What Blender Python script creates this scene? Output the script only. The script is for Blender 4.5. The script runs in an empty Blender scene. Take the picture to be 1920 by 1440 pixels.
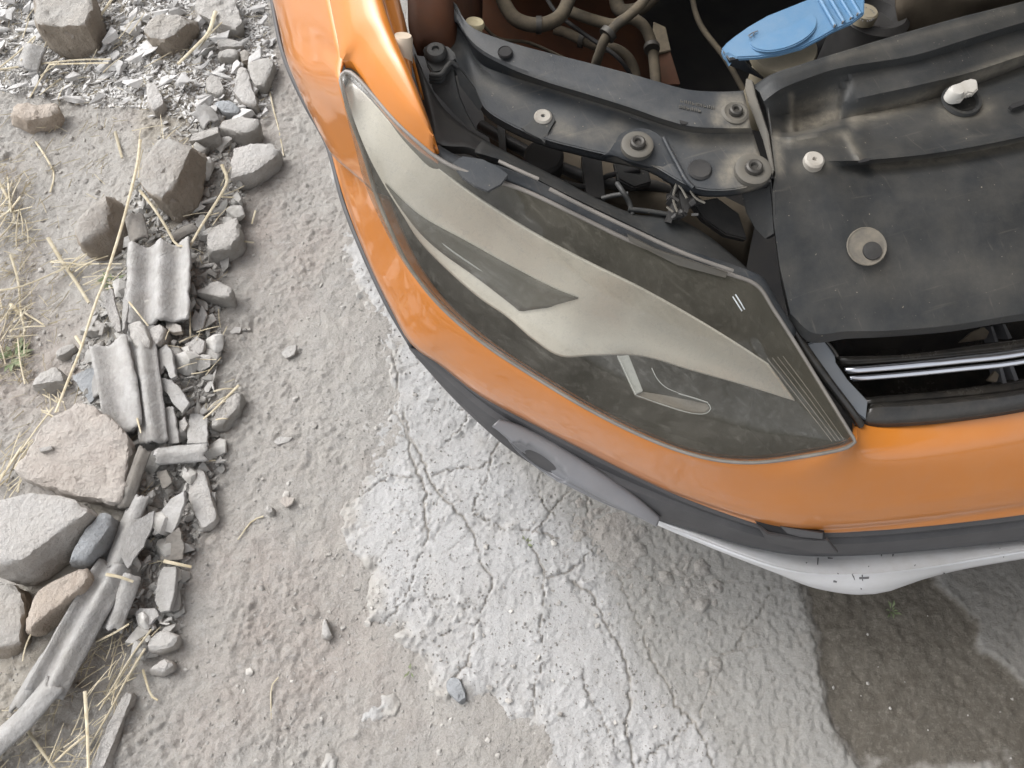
import bpy, bmesh, math, random
import numpy as np
from mathutils import Vector, Matrix, noise as mnoise
from mathutils.bvhtree import BVHTree
random.seed(11); RNG = np.random.default_rng(5)
sc = bpy.context.scene
col = sc.collection
R = math.radians
# ---------------------------------------------------------------- camera
CAM_H, TILT, FPX = 1.55, R(26), 1507.0
cam_d = bpy.data.cameras.new('camera'); cam = bpy.data.objects.new('camera', cam_d); col.objects.link(cam)
cam.location = (0, 0, CAM_H); cam.rotation_euler = (TILT, 0, 0)
cam_d.sensor_width = 36.0; cam_d.lens = 36.0 * FPX / 1920.0; cam_d.clip_start = 0.02; cam_d.clip_end = 500
sc.camera = cam
# ---------------------------------------------------------------- sky, sun, exposure
w = bpy.data.worlds.new('World'); sc.world = w; w.use_nodes = True
nt = w.node_tree; bg = nt.nodes['Background']
sky = nt.nodes.new('ShaderNodeTexSky'); sky.sky_type = 'NISHITA'; sky.sun_disc = False
SUN_EL, SUN_AZ = R(52), R(-62)           # azimuth from +Y, negative towards -X (the open side of the shed)
sky.sun_elevation = SUN_EL; sky.sun_rotation = SUN_AZ
sky.air_density = 1.0; sky.dust_density = 4.0; sky.ozone_density = 1.0
hs = nt.nodes.new('ShaderNodeHueSaturation'); hs.inputs['Saturation'].default_value = 0.12
nt.links.new(sky.outputs[0], hs.inputs['Color']); nt.links.new(hs.outputs[0], bg.inputs['Color'])
bg.inputs['Strength'].default_value = 0.15
sd = bpy.data.lights.new('sun', 'SUN'); so = bpy.data.objects.new('sun', sd); col.objects.link(so)
sd.energy = 0.85; sd.angle = R(55); sd.color = (1.0, 0.97, 0.93)
sdir = Vector((math.sin(SUN_AZ) * math.cos(SUN_EL), math.cos(SUN_AZ) * math.cos(SUN_EL), math.sin(SUN_EL)))
so.rotation_euler = sdir.to_track_quat('Z', 'Y').to_euler()
sc.view_settings.view_transform = 'Standard'; sc.view_settings.look = 'None'
sc.view_settings.exposure = 1.02; sc.view_settings.gamma = 1.0; sc.view_settings.use_curve_mapping = False

# ---------------------------------------------------------------- helpers: places
CT, ST = math.cos(TILT), math.sin(TILT)
def P(px, py, z=0.0):
    """point at height z seen at photo pixel (px, py)"""
    x = (px - 960.0) / FPX; y = (720.0 - py) / FPX
    dz = -CT + ST * y; t = (z - CAM_H) / dz
    return Vector((x * t, (ST + CT * y) * t, z))
def PX(px, py, z=0.0):
    """metres per photo pixel there"""
    y = (720.0 - py) / FPX
    return (z - CAM_H) / (-CT + ST * y) / FPX
def to_px(p):
    y, z = p[1], p[2] - CAM_H
    d = y * ST - z * CT; u = y * CT + z * ST
    return 960 + FPX * p[0] / d, 720 - FPX * u / d

# ---------------------------------------------------------------- helpers: noise on arrays
def _hash(ix, iy, s):
    h = (ix.astype(np.int64) * 374761393 + iy.astype(np.int64) * 668265263 + s * 974634777) & 0xFFFFFFFF
    h = ((h ^ (h >> 13)) * 1274126177) & 0xFFFFFFFF
    return ((h ^ (h >> 16)) & 0xFFFFFF) / float(0x1000000)
def vnoise(x, y, s=0):
    ix, iy = np.floor(x), np.floor(y); fx, fy = x - ix, y - iy
    ux, uy = fx * fx * fx * (fx * (fx * 6 - 15) + 10), fy * fy * fy * (fy * (fy * 6 - 15) + 10)
    a, b = _hash(ix, iy, s), _hash(ix + 1, iy, s); c, d = _hash(ix, iy + 1, s), _hash(ix + 1, iy + 1, s)
    return (a + (b - a) * ux) * (1 - uy) + (c + (d - c) * ux) * uy - 0.5
def fbm(x, y, f, o, s=0, g=0.5):
    r = np.zeros_like(x); a = 1.0
    for k in range(o):
        c_, s_ = math.cos(1.1 * k), math.sin(1.1 * k)
        r += a * vnoise((x * c_ - y * s_) * f + 7.3 * k, (x * s_ + y * c_) * f - 3.1 * k, s + k); f *= 2.03; a *= g
    return r
def worley(x, y, f, s=0):
    x, y = x * f, y * f; ix, iy = np.floor(x), np.floor(y)
    f1 = np.full_like(x, 9.0); f2 = np.full_like(x, 9.0); idv = np.zeros_like(x)
    for dx in (-1, 0, 1):
        for dy in (-1, 0, 1):
            cx, cy = ix + dx, iy + dy
            d = np.hypot(cx + _hash(cx, cy, s) - x, cy + _hash(cx, cy, s + 1) - y)
            m = d < f1
            f2 = np.where(m, f1, np.minimum(f2, d)); idv = np.where(m, _hash(cx, cy, s + 2), idv); f1 = np.where(m, d, f1)
    return f1, f2, idv
def sstep(a, b, v):
    t = np.clip((v - a) / (b - a), 0, 1); return t * t * (3 - 2 * t)
def seg_dist(x, y, pts, closed=False):
    d = np.full_like(x, 99.0)
    n = len(pts)
    for i in range(n if closed else n - 1):
        ax, ay = pts[i]; bx, by = pts[(i + 1) % n]; vx, vy = bx - ax, by - ay
        t = np.clip(((x - ax) * vx + (y - ay) * vy) / max(vx * vx + vy * vy, 1e-12), 0, 1)
        d = np.minimum(d, np.hypot(x - ax - t * vx, y - ay - t * vy))
    return d
def inside(x, y, pts):
    r = np.zeros(x.shape, bool); n = len(pts)
    for i in range(n):
        ax, ay = pts[i]; bx, by = pts[(i + 1) % n]
        if ay == by: continue
        c = ((ay > y) != (by > y)) & (x < (bx - ax) * (y - ay) / (by - ay) + ax)
        r ^= c
    return r
def sdf(x, y, pts):
    d = seg_dist(x, y, pts, True); return np.where(inside(x, y, pts), d, -d)
def g2(pts): return [tuple(P(a, b, 0)[:2]) for a, b in pts]

# ---------------------------------------------------------------- helpers: materials
def s2l(c): return tuple(((v / 255.0) / 12.92 if v / 255.0 <= 0.04045 else ((v / 255.0 + 0.055) / 1.055) ** 2.4) for v in c)
def mat(name, c1, c2=None, scale=30.0, rough=0.7, metal=0.0, bump=0.0, bscale=None, coat=0.0, dust=0.0, dustc=(0.33, 0.29, 0.24), dscale=14.0, obj_var=0.0, spec=0.5, detail=6, steep=False, att=None, dmin=0.12):
    m = bpy.data.materials.new(name); m.use_nodes = True; t = m.node_tree; N = t.nodes; L = t.links
    b = N['Principled BSDF']; b.inputs['Roughness'].default_value = rough; b.inputs['Metallic'].default_value = metal
    b.inputs['Coat Weight'].default_value = coat; b.inputs['Coat Roughness'].default_value = 0.04
    b.inputs['Specular IOR Level'].default_value = spec
    geo = N.new('ShaderNodeNewGeometry')
    c2 = c2 or c1
    n = N.new('ShaderNodeTexNoise'); n.inputs['Scale'].default_value = scale; n.inputs['Detail'].default_value = detail; n.inputs['Roughness'].default_value = 0.62
    L.new(geo.outputs['Position'], n.inputs['Vector'])
    r = N.new('ShaderNodeMapRange'); r.inputs['From Min'].default_value = 0.36; r.inputs['From Max'].default_value = 0.64
    L.new(n.outputs['Fac'], r.inputs['Value'])
    mx = N.new('ShaderNodeMix'); mx.data_type = 'RGBA'; mx.inputs[6].default_value = (*c1, 1); mx.inputs[7].default_value = (*c2, 1)
    L.new(r.outputs[0], mx.inputs[0]); out = mx.outputs[2]
    if obj_var:
        oi = N.new('ShaderNodeObjectInfo'); hv = N.new('ShaderNodeHueSaturation'); mr = N.new('ShaderNodeMapRange')
        mr.inputs['To Min'].default_value = 1 - obj_var; mr.inputs['To Max'].default_value = 1 + obj_var
        L.new(oi.outputs['Random'], mr.inputs['Value']); L.new(mr.outputs[0], hv.inputs['Value']); L.new(out, hv.inputs['Color']); out = hv.outputs[0]
    if dust:
        d = N.new('ShaderNodeTexNoise'); d.inputs['Scale'].default_value = dscale; d.inputs['Detail'].default_value = 8; d.inputs['Roughness'].default_value = 0.7
        L.new(geo.outputs['Position'], d.inputs['Vector'])
        dr = N.new('ShaderNodeMapRange'); dr.inputs['From Min'].default_value = 0.38; dr.inputs['From Max'].default_value = 0.7; dr.inputs['To Max'].default_value = dust
        dr.inputs['To Min'].default_value = dust * dmin
        L.new(d.outputs['Fac'], dr.inputs['Value'])
        sp = N.new('ShaderNodeSeparateXYZ'); L.new(geo.outputs['Normal'], sp.inputs[0])
        up = N.new('ShaderNodeMapRange'); up.inputs['From Min'].default_value = 0.35 if steep else -0.1; up.inputs['From Max'].default_value = 0.8; up.inputs['To Min'].default_value = 0.06 if steep else 0.35
        L.new(sp.outputs['Z'], up.inputs['Value'])
        mu = N.new('ShaderNodeMath'); mu.operation = 'MULTIPLY'; L.new(dr.outputs[0], mu.inputs[0]); L.new(up.outputs[0], mu.inputs[1])
        if att:
            ta = N.new('ShaderNodeAttribute'); ta.attribute_name = att
            sp2 = N.new('ShaderNodeTexNoise'); sp2.inputs['Scale'].default_value = 75; sp2.inputs['Detail'].default_value = 8; sp2.inputs['Roughness'].default_value = 0.75
            L.new(geo.outputs['Position'], sp2.inputs['Vector'])
            am = N.new('ShaderNodeMapRange'); am.inputs['From Min'].default_value = 0.35; am.inputs['From Max'].default_value = 0.6; am.inputs['To Min'].default_value = 0.45
            L.new(sp2.outputs['Fac'], am.inputs['Value'])
            a1 = N.new('ShaderNodeMath'); a1.operation = 'MULTIPLY'; L.new(ta.outputs['Fac'], a1.inputs[0]); L.new(am.outputs[0], a1.inputs[1])
            a2 = N.new('ShaderNodeMath'); a2.operation = 'ADD'; a2.use_clamp = True; L.new(mu.outputs[0], a2.inputs[0]); L.new(a1.outputs[0], a2.inputs[1])
            # stray specks of grit
            sk = N.new('ShaderNodeTexNoise'); sk.inputs['Scale'].default_value = 230; sk.inputs['Detail'].default_value = 2; L.new(geo.outputs['Position'], sk.inputs['Vector'])
            sr = N.new('ShaderNodeMapRange'); sr.inputs['From Min'].default_value = 0.73; sr.inputs['From Max'].default_value = 0.77; sr.inputs['To Max'].default_value = 0.7; L.new(sk.outputs['Fac'], sr.inputs['Value'])
            a3 = N.new('ShaderNodeMath'); a3.operation = 'ADD'; a3.use_clamp = True; L.new(a2.outputs[0], a3.inputs[0]); L.new(sr.outputs[0], a3.inputs[1]); mu = a3
            for rot, sc_ in ((.28, (9, 150, 60)), (-1.1, (16, 210, 60))):          # fine wiping scratches in the dust
                mp = N.new('ShaderNodeMapping'); mp.vector_type = 'TEXTURE'; mp.inputs['Rotation'].default_value = (0, 0, rot); mp.inputs['Scale'].default_value = tuple(1 / v for v in sc_); L.new(geo.outputs['Position'], mp.inputs['Vector'])
                sn = N.new('ShaderNodeTexNoise'); sn.inputs['Scale'].default_value = 1; sn.inputs['Detail'].default_value = 2; L.new(mp.outputs[0], sn.inputs['Vector'])
                s2 = N.new('ShaderNodeMapRange'); s2.inputs['From Min'].default_value = 0.66; s2.inputs['From Max'].default_value = 0.82; s2.inputs['To Max'].default_value = 0.16; L.new(sn.outputs['Fac'], s2.inputs['Value'])
                a4 = N.new('ShaderNodeMath'); a4.operation = 'ADD'; a4.use_clamp = True; L.new(mu.outputs[0], a4.inputs[0]); L.new(s2.outputs[0], a4.inputs[1]); mu = a4
        m2 = N.new('ShaderNodeMix'); m2.data_type = 'RGBA'; m2.inputs[7].default_value = (*dustc, 1)
        L.new(mu.outputs[0], m2.inputs[0]); L.new(out, m2.inputs[6]); out = m2.outputs[2]
        rr = N.new('ShaderNodeMapRange'); rr.inputs['To Min'].default_value = rough; rr.inputs['To Max'].default_value = min(1, rough + 0.5)
        L.new(mu.outputs[0], rr.inputs['Value']); L.new(rr.outputs[0], b.inputs['Roughness'])
        if coat:
            cr = N.new('ShaderNodeMapRange'); cr.inputs['To Min'].default_value = 0.03; cr.inputs['To Max'].default_value = 0.6
            L.new(mu.outputs[0], cr.inputs['Value']); L.new(cr.outputs[0], b.inputs['Coat Roughness'])
    L.new(out, b.inputs['Base Color'])
    if bump:
        bn = N.new('ShaderNodeTexNoise'); bn.inputs['Scale'].default_value = bscale or scale * 6; bn.inputs['Detail'].default_value = 8; bn.inputs['Roughness'].default_value = 0.65
        L.new(geo.outputs['Position'], bn.inputs['Vector'])
        bp = N.new('ShaderNodeBump'); bp.inputs['Strength'].default_value = 1.0; bp.inputs['Distance'].default_value = bump
        L.new(bn.outputs['Fac'], bp.inputs['Height']); L.new(bp.outputs[0], b.inputs['Normal'])
    return m

# ---------------------------------------------------------------- helpers: objects
def tag(o, label=None, cat=None, group=None, kind=None):
    if label: o['label'] = label
    if cat: o['category'] = cat
    if group: o['group'] = group
    if kind: o['kind'] = kind
    return o
def empty(name, loc=(0, 0, 0)):
    o = bpy.data.objects.new(name, None); o.location = loc; o.empty_display_size = 0.1; col.objects.link(o); return o
def link(name, me, m, parent=None, smooth=35):
    if m and not me.materials: me.materials.append(m)
    if smooth:
        me.shade_smooth()
        if smooth < 180: me.set_sharp_from_angle(angle=R(smooth))
    o = bpy.data.objects.new(name, me); col.objects.link(o)
    if parent is not None:
        o.parent = parent; o.matrix_parent_inverse = Matrix.Translation(-wloc(parent))
    return o
def wloc(o):
    l = Vector((0, 0, 0))
    if o.type == 'EMPTY': l = Vector(o.location)
    return l
def mesh(name, V, F):
    me = bpy.data.meshes.new(name); me.from_pydata([tuple(v) for v in V], [], F); me.update(); return me
CAMP = Vector((0, 0, CAM_H))
def face_cam(me):
    """turn the faces so that those first met from the camera look at it"""
    s = 0.0; P_ = me.polygons
    tr = BVHTree.FromPolygons([v.co for v in me.vertices], [tuple(p.vertices) for p in P_]) if len(P_) > 8 else None
    for p in list(P_)[::max(1, len(P_) // 400)]:
        if tr:
            i = tr.ray_cast(CAMP, (p.center - CAMP).normalized())[2]
            if i is not None and i != p.index and abs(i - p.index) > 2: continue
        s += p.area * p.normal.dot(CAMP - p.center)
    if s < 0: me.flip_normals()
def cr(p0, p1, p2, p3, t):
    t2, t3 = t * t, t * t * t
    return 0.5 * ((2 * p1) + (p2 - p0) * t + (2 * p0 - 5 * p1 + 4 * p2 - p3) * t2 + (3 * p1 - p0 - 3 * p2 + p3) * t3)
def spline(pts, n):
    """n points along a centripetal-ish spline, spaced by length"""
    pts = [Vector(p) for p in pts]
    if len(pts) == 2: return [pts[0].lerp(pts[1], i / (n - 1)) for i in range(n)]
    ext = [pts[0] * 2 - pts[1]] + pts + [pts[-1] * 2 - pts[-2]]
    fine = []
    for i in range(1, len(ext) - 2):
        l = [(ext[k + 1] - ext[k]).length ** 0.5 + 1e-9 for k in (i - 1, i, i + 1)]
        m1 = (ext[i] - ext[i - 1]) / l[0] - (ext[i + 1] - ext[i - 1]) / (l[0] + l[1]) + (ext[i + 1] - ext[i]) / l[1]
        m2 = (ext[i + 1] - ext[i]) / l[1] - (ext[i + 2] - ext[i]) / (l[1] + l[2]) + (ext[i + 2] - ext[i + 1]) / l[2]
        m1 *= l[1]; m2 *= l[1]
        a, b = ext[i], ext[i + 1]
        for k in range(24):
            t = k / 24
            fine.append(a * (2 * t ** 3 - 3 * t ** 2 + 1) + m1 * (t ** 3 - 2 * t ** 2 + t) + b * (-2 * t ** 3 + 3 * t ** 2) + m2 * (t ** 3 - t ** 2))
    fine.append(pts[-1])
    cum = [0.0]
    for a, b in zip(fine, fine[1:]): cum.append(cum[-1] + (b - a).length)
    out = []; j = 0
    for i in range(n):
        s = cum[-1] * i / (n - 1)
        while j < len(cum) - 2 and cum[j + 1] < s: j += 1
        d = cum[j + 1] - cum[j]; out.append(fine[j].lerp(fine[j + 1], 0 if d == 0 else (s - cum[j]) / d))
    return out
def V3(pts): return [P(*p) if not isinstance(p, Vector) else p for p in pts]
def grid_rows(lines, n, m):
    """rows of 3-D points: every line sampled n times, m spans across between neighbouring lines"""
    S = [spline(V3(l), n) for l in lines]
    if m > 1:
        k = len(S); tot = (k - 1) * m + 1
        cols = []
        for i in range(n):
            c = [S[j][i] for j in range(k)]
            o = []
            for j in range(k - 1):
                p0 = c[j - 1] if j else c[0] * 2 - c[1]; p3 = c[j + 2] if j + 2 < k else c[-1] * 2 - c[-2]
                la, lb, lc = (c[j] - p0).length, (c[j + 1] - c[j]).length, (p3 - c[j + 1]).length
                # limit the tangents so that close lines make a crease, not an overshoot
                ta = (c[j + 1] - p0) / max(la + lb, 1e-9) * lb; tb = (p3 - c[j]) / max(lb + lc, 1e-9) * lb
                for q in range(m):
                    t = q / m
                    o.append(c[j] * (2 * t ** 3 - 3 * t ** 2 + 1) + ta * (t ** 3 - 2 * t ** 2 + t) + c[j + 1] * (-2 * t ** 3 + 3 * t ** 2) + tb * (t ** 3 - t ** 2))
            o.append(c[-1]); cols.append(o)
        S = [[cols[i][j] for i in range(n)] for j in range(tot)]
    return S
def rows_mesh(name, S):
    n = len(S[0]); V = [p for r in S for p in r]
    F = [(j * n + i, j * n + i + 1, (j + 1) * n + i + 1, (j + 1) * n + i) for j in range(len(S) - 1) for i in range(n - 1)]
    return mesh(name, V, F)
def loft(name, lines, m, parent=None, n=60, across=6, thick=0.003, smooth=40, keep=False):
    me = rows_mesh(name, grid_rows(lines, n, across)); face_cam(me)
    o = link(name, me, m, parent, smooth)
    if thick: so_ = o.modifiers.new('thickness', 'SOLIDIFY'); so_.thickness = thick; so_.offset = -1
    return o
def shift(line, dx=0, dy=0, dz=0): return [p + Vector((dx, dy, dz)) for p in V3(line)]
def prism(name, outline, m, parent=None, thick=0.004, smooth=30, bevel=0.0, n=None):
    """traced outline (px,py,z), filled and given a thickness downwards"""
    pts = V3(outline)
    if n: pts = spline(pts + [pts[0]], n + 1)[:-1]
    bm = bmesh.new(); vs = [bm.verts.new(p) for p in pts]; f = bm.faces.new(vs)
    f.normal_update()
    if f.normal.dot(CAMP - f.calc_center_median()) < 0: f.normal_flip(); f.normal_update()
    nrm = f.normal.copy()
    r = bmesh.ops.extrude_face_region(bm, geom=[f])
    top = [v for v in r['geom'] if isinstance(v, bmesh.types.BMVert)]
    # original stays as the bottom
    for v in vs: v.co -= nrm * thick
    if f.is_valid: f.normal_flip()
    bmesh.ops.recalc_face_normals(bm, faces=bm.faces)
    if bevel:
        es = [e for e in bm.edges if len(e.link_faces) == 2 and e.calc_face_angle(0) > R(50)]
        bmesh.ops.bevel(bm, geom=es, offset=bevel, segments=2, affect='EDGES', clamp_overlap=True)
    me = bpy.data.meshes.new(name); bm.to_mesh(me); bm.free()
    return link(name, me, m, parent, smooth)
def tube(name, pts, r, m, parent=None, sides=10, n=24, caps=True, flat=1.0, rend=None):
    pts = spline(V3(pts), n)
    V = []; F = []; up = Vector((0, 0, 1))
    for i, p in enumerate(pts):
        t = (pts[min(i + 1, n - 1)] - pts[max(i - 1, 0)]).normalized()
        s = t.cross(up)
        s = Vector((1, 0, 0)) if s.length < 1e-4 else s.normalized()
        u = s.cross(t)
        rr = r if rend is None else r + (rend - r) * i / (n - 1)
        for k in range(sides):
            a = 2 * math.pi * k / sides; V.append(p + s * (math.cos(a) * rr) + u * (math.sin(a) * rr * flat))
    for i in range(n - 1):
        for k in range(sides):
            F.append((i * sides + k, i * sides + (k + 1) % sides, (i + 1) * sides + (k + 1) % sides, (i + 1) * sides + k))
    if caps: F.append(tuple(range(sides))[::-1]); F.append(tuple((n - 1) * sides + k for k in range(sides)))
    me = mesh(name, V, F)
    return link(name, me, m, parent, 60)
def lathe(name, prof, loc, m, parent=None, axis=Vector((0, 0, 1)), seg=28, smooth=40):
    """prof: list of (radius, height) along the axis"""
    q = Vector((0, 0, 1)).rotation_difference(axis.normalized())
    V = []; F = []
    for r_, h in prof:
        for k in range(seg):
            a = 2 * math.pi * k / seg; V.append(Vector(loc) + q @ Vector((r_ * math.cos(a), r_ * math.sin(a), h)))
    for i in range(len(prof) - 1):
        for k in range(seg):
            F.append((i * seg + k, i * seg + (k + 1) % seg, (i + 1) * seg + (k + 1) % seg, (i + 1) * seg + k))
    if prof[0][0] > 1e-6: F.append(tuple(range(seg))[::-1])
    if prof[-1][0] > 1e-6: F.append(tuple((len(prof) - 1) * seg + k for k in range(seg)))
    me = mesh(name, V, F)
    bm = bmesh.new(); bm.from_mesh(me); bmesh.ops.remove_doubles(bm, verts=bm.verts, dist=1e-6); bmesh.ops.recalc_face_normals(bm, faces=bm.faces); bm.to_mesh(me); bm.free()
    return link(name, me, m, parent, smooth)

# ---------------------------------------------------------------- materials
M = {}
M['dirt_grain'] = None
M['stone_grey'] = mat('stone_grey', (0.398, 0.379, 0.357), (0.307, 0.287, 0.259), 22, 0.95, bump=0.009, bscale=85, dust=0.9, dustc=(0.427, 0.414, 0.400), dscale=12, steep=True, dmin=.45)
M['stone_pale'] = mat('stone_pale', (0.419, 0.394, 0.371), (0.342, 0.314, 0.282), 18, 0.95, bump=0.009, bscale=85, dust=0.9, dustc=(0.445, 0.437, 0.428), dscale=12, steep=True, dmin=.5)
M['stone_cream'] = mat('stone_cream', (0.407, 0.370, 0.334), (0.440, 0.411, 0.381), 16, 0.95, bump=0.009, bscale=85, dust=0.5, dustc=(0.326, 0.283, 0.259), dscale=18)
M['stone_brown'] = mat('stone_brown', (0.294, 0.253, 0.207), (0.250, 0.209, 0.167), 16, 0.95, bump=0.009, bscale=85, dust=0.95, dustc=(0.384, 0.373, 0.357), dscale=9, steep=True, dmin=.6)
M['stone_rust'] = mat('stone_rust', (0.398, 0.340, 0.284), (0.357, 0.295, 0.240), 16, 0.95, bump=0.009, bscale=85, dust=0.8, dustc=(0.417, 0.379, 0.347), steep=True, dmin=.3)
M['stone_blue'] = mat('stone_blue', (0.268, 0.275, 0.285), (0.220, 0.222, 0.221), 16, 0.9, bump=0.009, bscale=85, dust=0.8, dustc=(0.366, 0.386, 0.410), steep=True, dmin=.4)
M['cement'] = mat('cement_sheet', (0.361, 0.356, 0.353), (0.262, 0.257, 0.249), 34, 0.95, bump=0.0035, bscale=130, dust=0.35, dustc=(0.388, 0.366, 0.334), obj_var=0.14)
M['cement_dark'] = mat('cement_sheet_dark', (0.181, 0.174, 0.163), (0.123, 0.115, 0.108), 34, 0.95, bump=0.0025, bscale=130, dust=0.3, obj_var=0.1)
M['chip'] = mat('rubble_chip', (0.541, 0.537, 0.531), (0.396, 0.385, 0.375), 40, 0.95, bump=0.0015, bscale=180, obj_var=0.22)
M['pebble'] = mat('pebble_mix', (0.667, 0.661, 0.655), (0.414, 0.402, 0.385), 120, 0.95, bump=0.001, bscale=400)
M['cement_bit'] = mat('broken_sheet_grey', (0.44, 0.43, 0.415), (0.31, 0.30, 0.28), 40, 0.95, bump=0.002, bscale=160, obj_var=0.25)
M['grit'] = mat('ground_grit', (0.42, 0.405, 0.385), (0.28, 0.265, 0.245), 90, 0.95, bump=0.001, bscale=300, obj_var=0.3)
M['straw'] = mat('straw', (0.496, 0.448, 0.344), (0.368, 0.312, 0.208), 55, 0.75, obj_var=0.25)
M['weed'] = mat('weed_leaf', (0.13, 0.17, 0.08), (0.22, 0.24, 0.15), 60, 0.8)
ORANGE = (0.575, 0.192, 0.022)
M['paint'] = mat('orange_paint', ORANGE, (0.555, 0.185, 0.024), 8, 0.35, coat=0.8, dust=0.11, dustc=(0.50, 0.36, 0.25), dscale=20, spec=0.4)
M['paint_dull_shaded'] = mat('orange_paint_dusty_shaded', (0.105, 0.033, 0.010), (0.070, 0.022, 0.009), 16, 0.6, dust=0.5, dustc=(0.062, 0.043, 0.028))  # dusty body orange, darkened to carry the bonnet's shade over the bay
M['plastic'] = mat('dusty_black_plastic', (0.020, 0.0225, 0.025), (0.033, 0.0355, 0.038), 12, 0.5, bump=0.0003, bscale=500, dust=0.14, dustc=(0.27, 0.24, 0.19), dscale=16, att='dustmask', spec=.4)
M['plastic_blue'] = mat('grey_dusty_panel', (0.022, 0.027, 0.034), (0.042, 0.047, 0.054), 14, 0.45, bump=0.0003, bscale=400, dust=0.14, dustc=(0.27, 0.24, 0.19), dscale=18, att='dustmask', spec=.35)
M['plastic_dark'] = mat('black_plastic', (0.02, 0.02, 0.021), (0.03, 0.03, 0.031), 20, 0.45, dust=0.25, dustc=(0.17, 0.155, 0.135), dscale=12)
M['trim'] = mat('charcoal_trim', (0.045, 0.046, 0.05), (0.06, 0.061, 0.066), 12, 0.5, bump=0.0002, bscale=900, dust=0.25, dustc=(0.2, 0.19, 0.185), dscale=8)
M['bezel'] = mat('grey_fog_bezel', (0.155, 0.16, 0.175), (0.18, 0.185, 0.20), 12, 0.28, dust=0.15)
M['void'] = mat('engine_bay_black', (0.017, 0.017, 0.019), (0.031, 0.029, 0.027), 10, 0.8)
M['rubber'] = mat('dusty_rubber', (0.080, 0.068, 0.050), (0.044, 0.038, 0.030), 22, 0.85, dust=0.7, dustc=(0.200, 0.160, 0.108), dscale=26)
M['beam'] = mat('dusty_beam', (0.089, 0.071, 0.050), (0.054, 0.040, 0.027), 20, 0.85, dust=0.5, dustc=(0.127, 0.108, 0.077))
M['silver'] = mat('silver_skid_paint', (0.720, 0.729, 0.756), (0.666, 0.675, 0.693), 9, 0.4, metal=0.0, coat=0.5, dust=0.34, dustc=(0.432, 0.405, 0.351), dscale=26)
M['chrome'] = mat('chrome_strip', (0.66, 0.68, 0.73), (0.6, 0.62, 0.67), 10, 0.3, metal=1.0)
M['satin'] = mat('satin_grey', (0.152, 0.168, 0.188), (0.184, 0.200, 0.220), 10, 0.35, metal=0.5, dust=0.2)
M['gloss_black'] = mat('gloss_black', (0.012, 0.012, 0.013), (0.018, 0.018, 0.018), 10, 0.2, dust=0.22, dustc=(0.2, 0.17, 0.13), dscale=18)
M['blue_cap'] = mat('light_blue_plastic', (0.095, 0.215, 0.37), (0.12, 0.24, 0.39), 20, 0.45, bump=0.0003, bscale=500, dust=0.25, dustc=(0.25, 0.29, 0.32), dscale=20)
M['neck'] = mat('beige_plastic', (0.280, 0.245, 0.175), (0.210, 0.182, 0.126), 26, 0.6, dust=0.4)
M['cream'] = mat('cream_plastic', (0.62, 0.55, 0.36), (0.5, 0.43, 0.27), 30, 0.55)
M['white'] = mat('white_plastic', (0.56, 0.55, 0.52), (0.46, 0.44, 0.40), 40, 0.55, dust=0.3)
M['clearish'] = mat('milky_rubber', (0.60, 0.50, 0.40), (0.55, 0.46, 0.36), 30, 0.4)
M['bolt'] = mat('dull_bolt_steel', (0.07, 0.066, 0.062), (0.045, 0.043, 0.04), 60, 0.45, metal=0.4, dust=0.3, dustc=(0.16, 0.145, 0.12))
M['washer'] = mat('dusty_washer', (0.105, 0.10, 0.088), (0.07, 0.066, 0.058), 40, 0.65, dust=0.35, dustc=(0.24, 0.21, 0.165), dscale=40)
M['seat'] = mat('dusty_screw_seat', (0.17, 0.15, 0.12), (0.11, 0.10, 0.085), 60, 0.8)
M['plug'] = mat('dusty_plug', (0.40, 0.38, 0.345), (0.31, 0.285, 0.25), 60, 0.6, dust=0.4)
M['scratch'] = mat('scuff_black', (0.08, 0.08, 0.085), (0.2, 0.2, 0.205), 160, 0.8)
M['reflector'] = mat('headlamp_reflector', (0.90, 0.885, 0.84), (0.86, 0.845, 0.80), 10, 0.3, metal=0.25)  # pale tone standing in for the reflection on the lens
M['reflector_dark'] = mat('headlamp_grey_bezel', (0.10, 0.10, 0.085), (0.13, 0.125, 0.105), 10, 0.35, metal=0.3)  # lamp housing, and the dark part of the lens reflection
M['lightguide'] = mat('clear_light_guide', (0.5, 0.53, 0.55), (0.46, 0.49, 0.5), 20, 0.2)
M['roof'] = mat('shed_roof_sheet', (0.30, 0.28, 0.26), (0.22, 0.2, 0.18), 2, 0.9)
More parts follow.
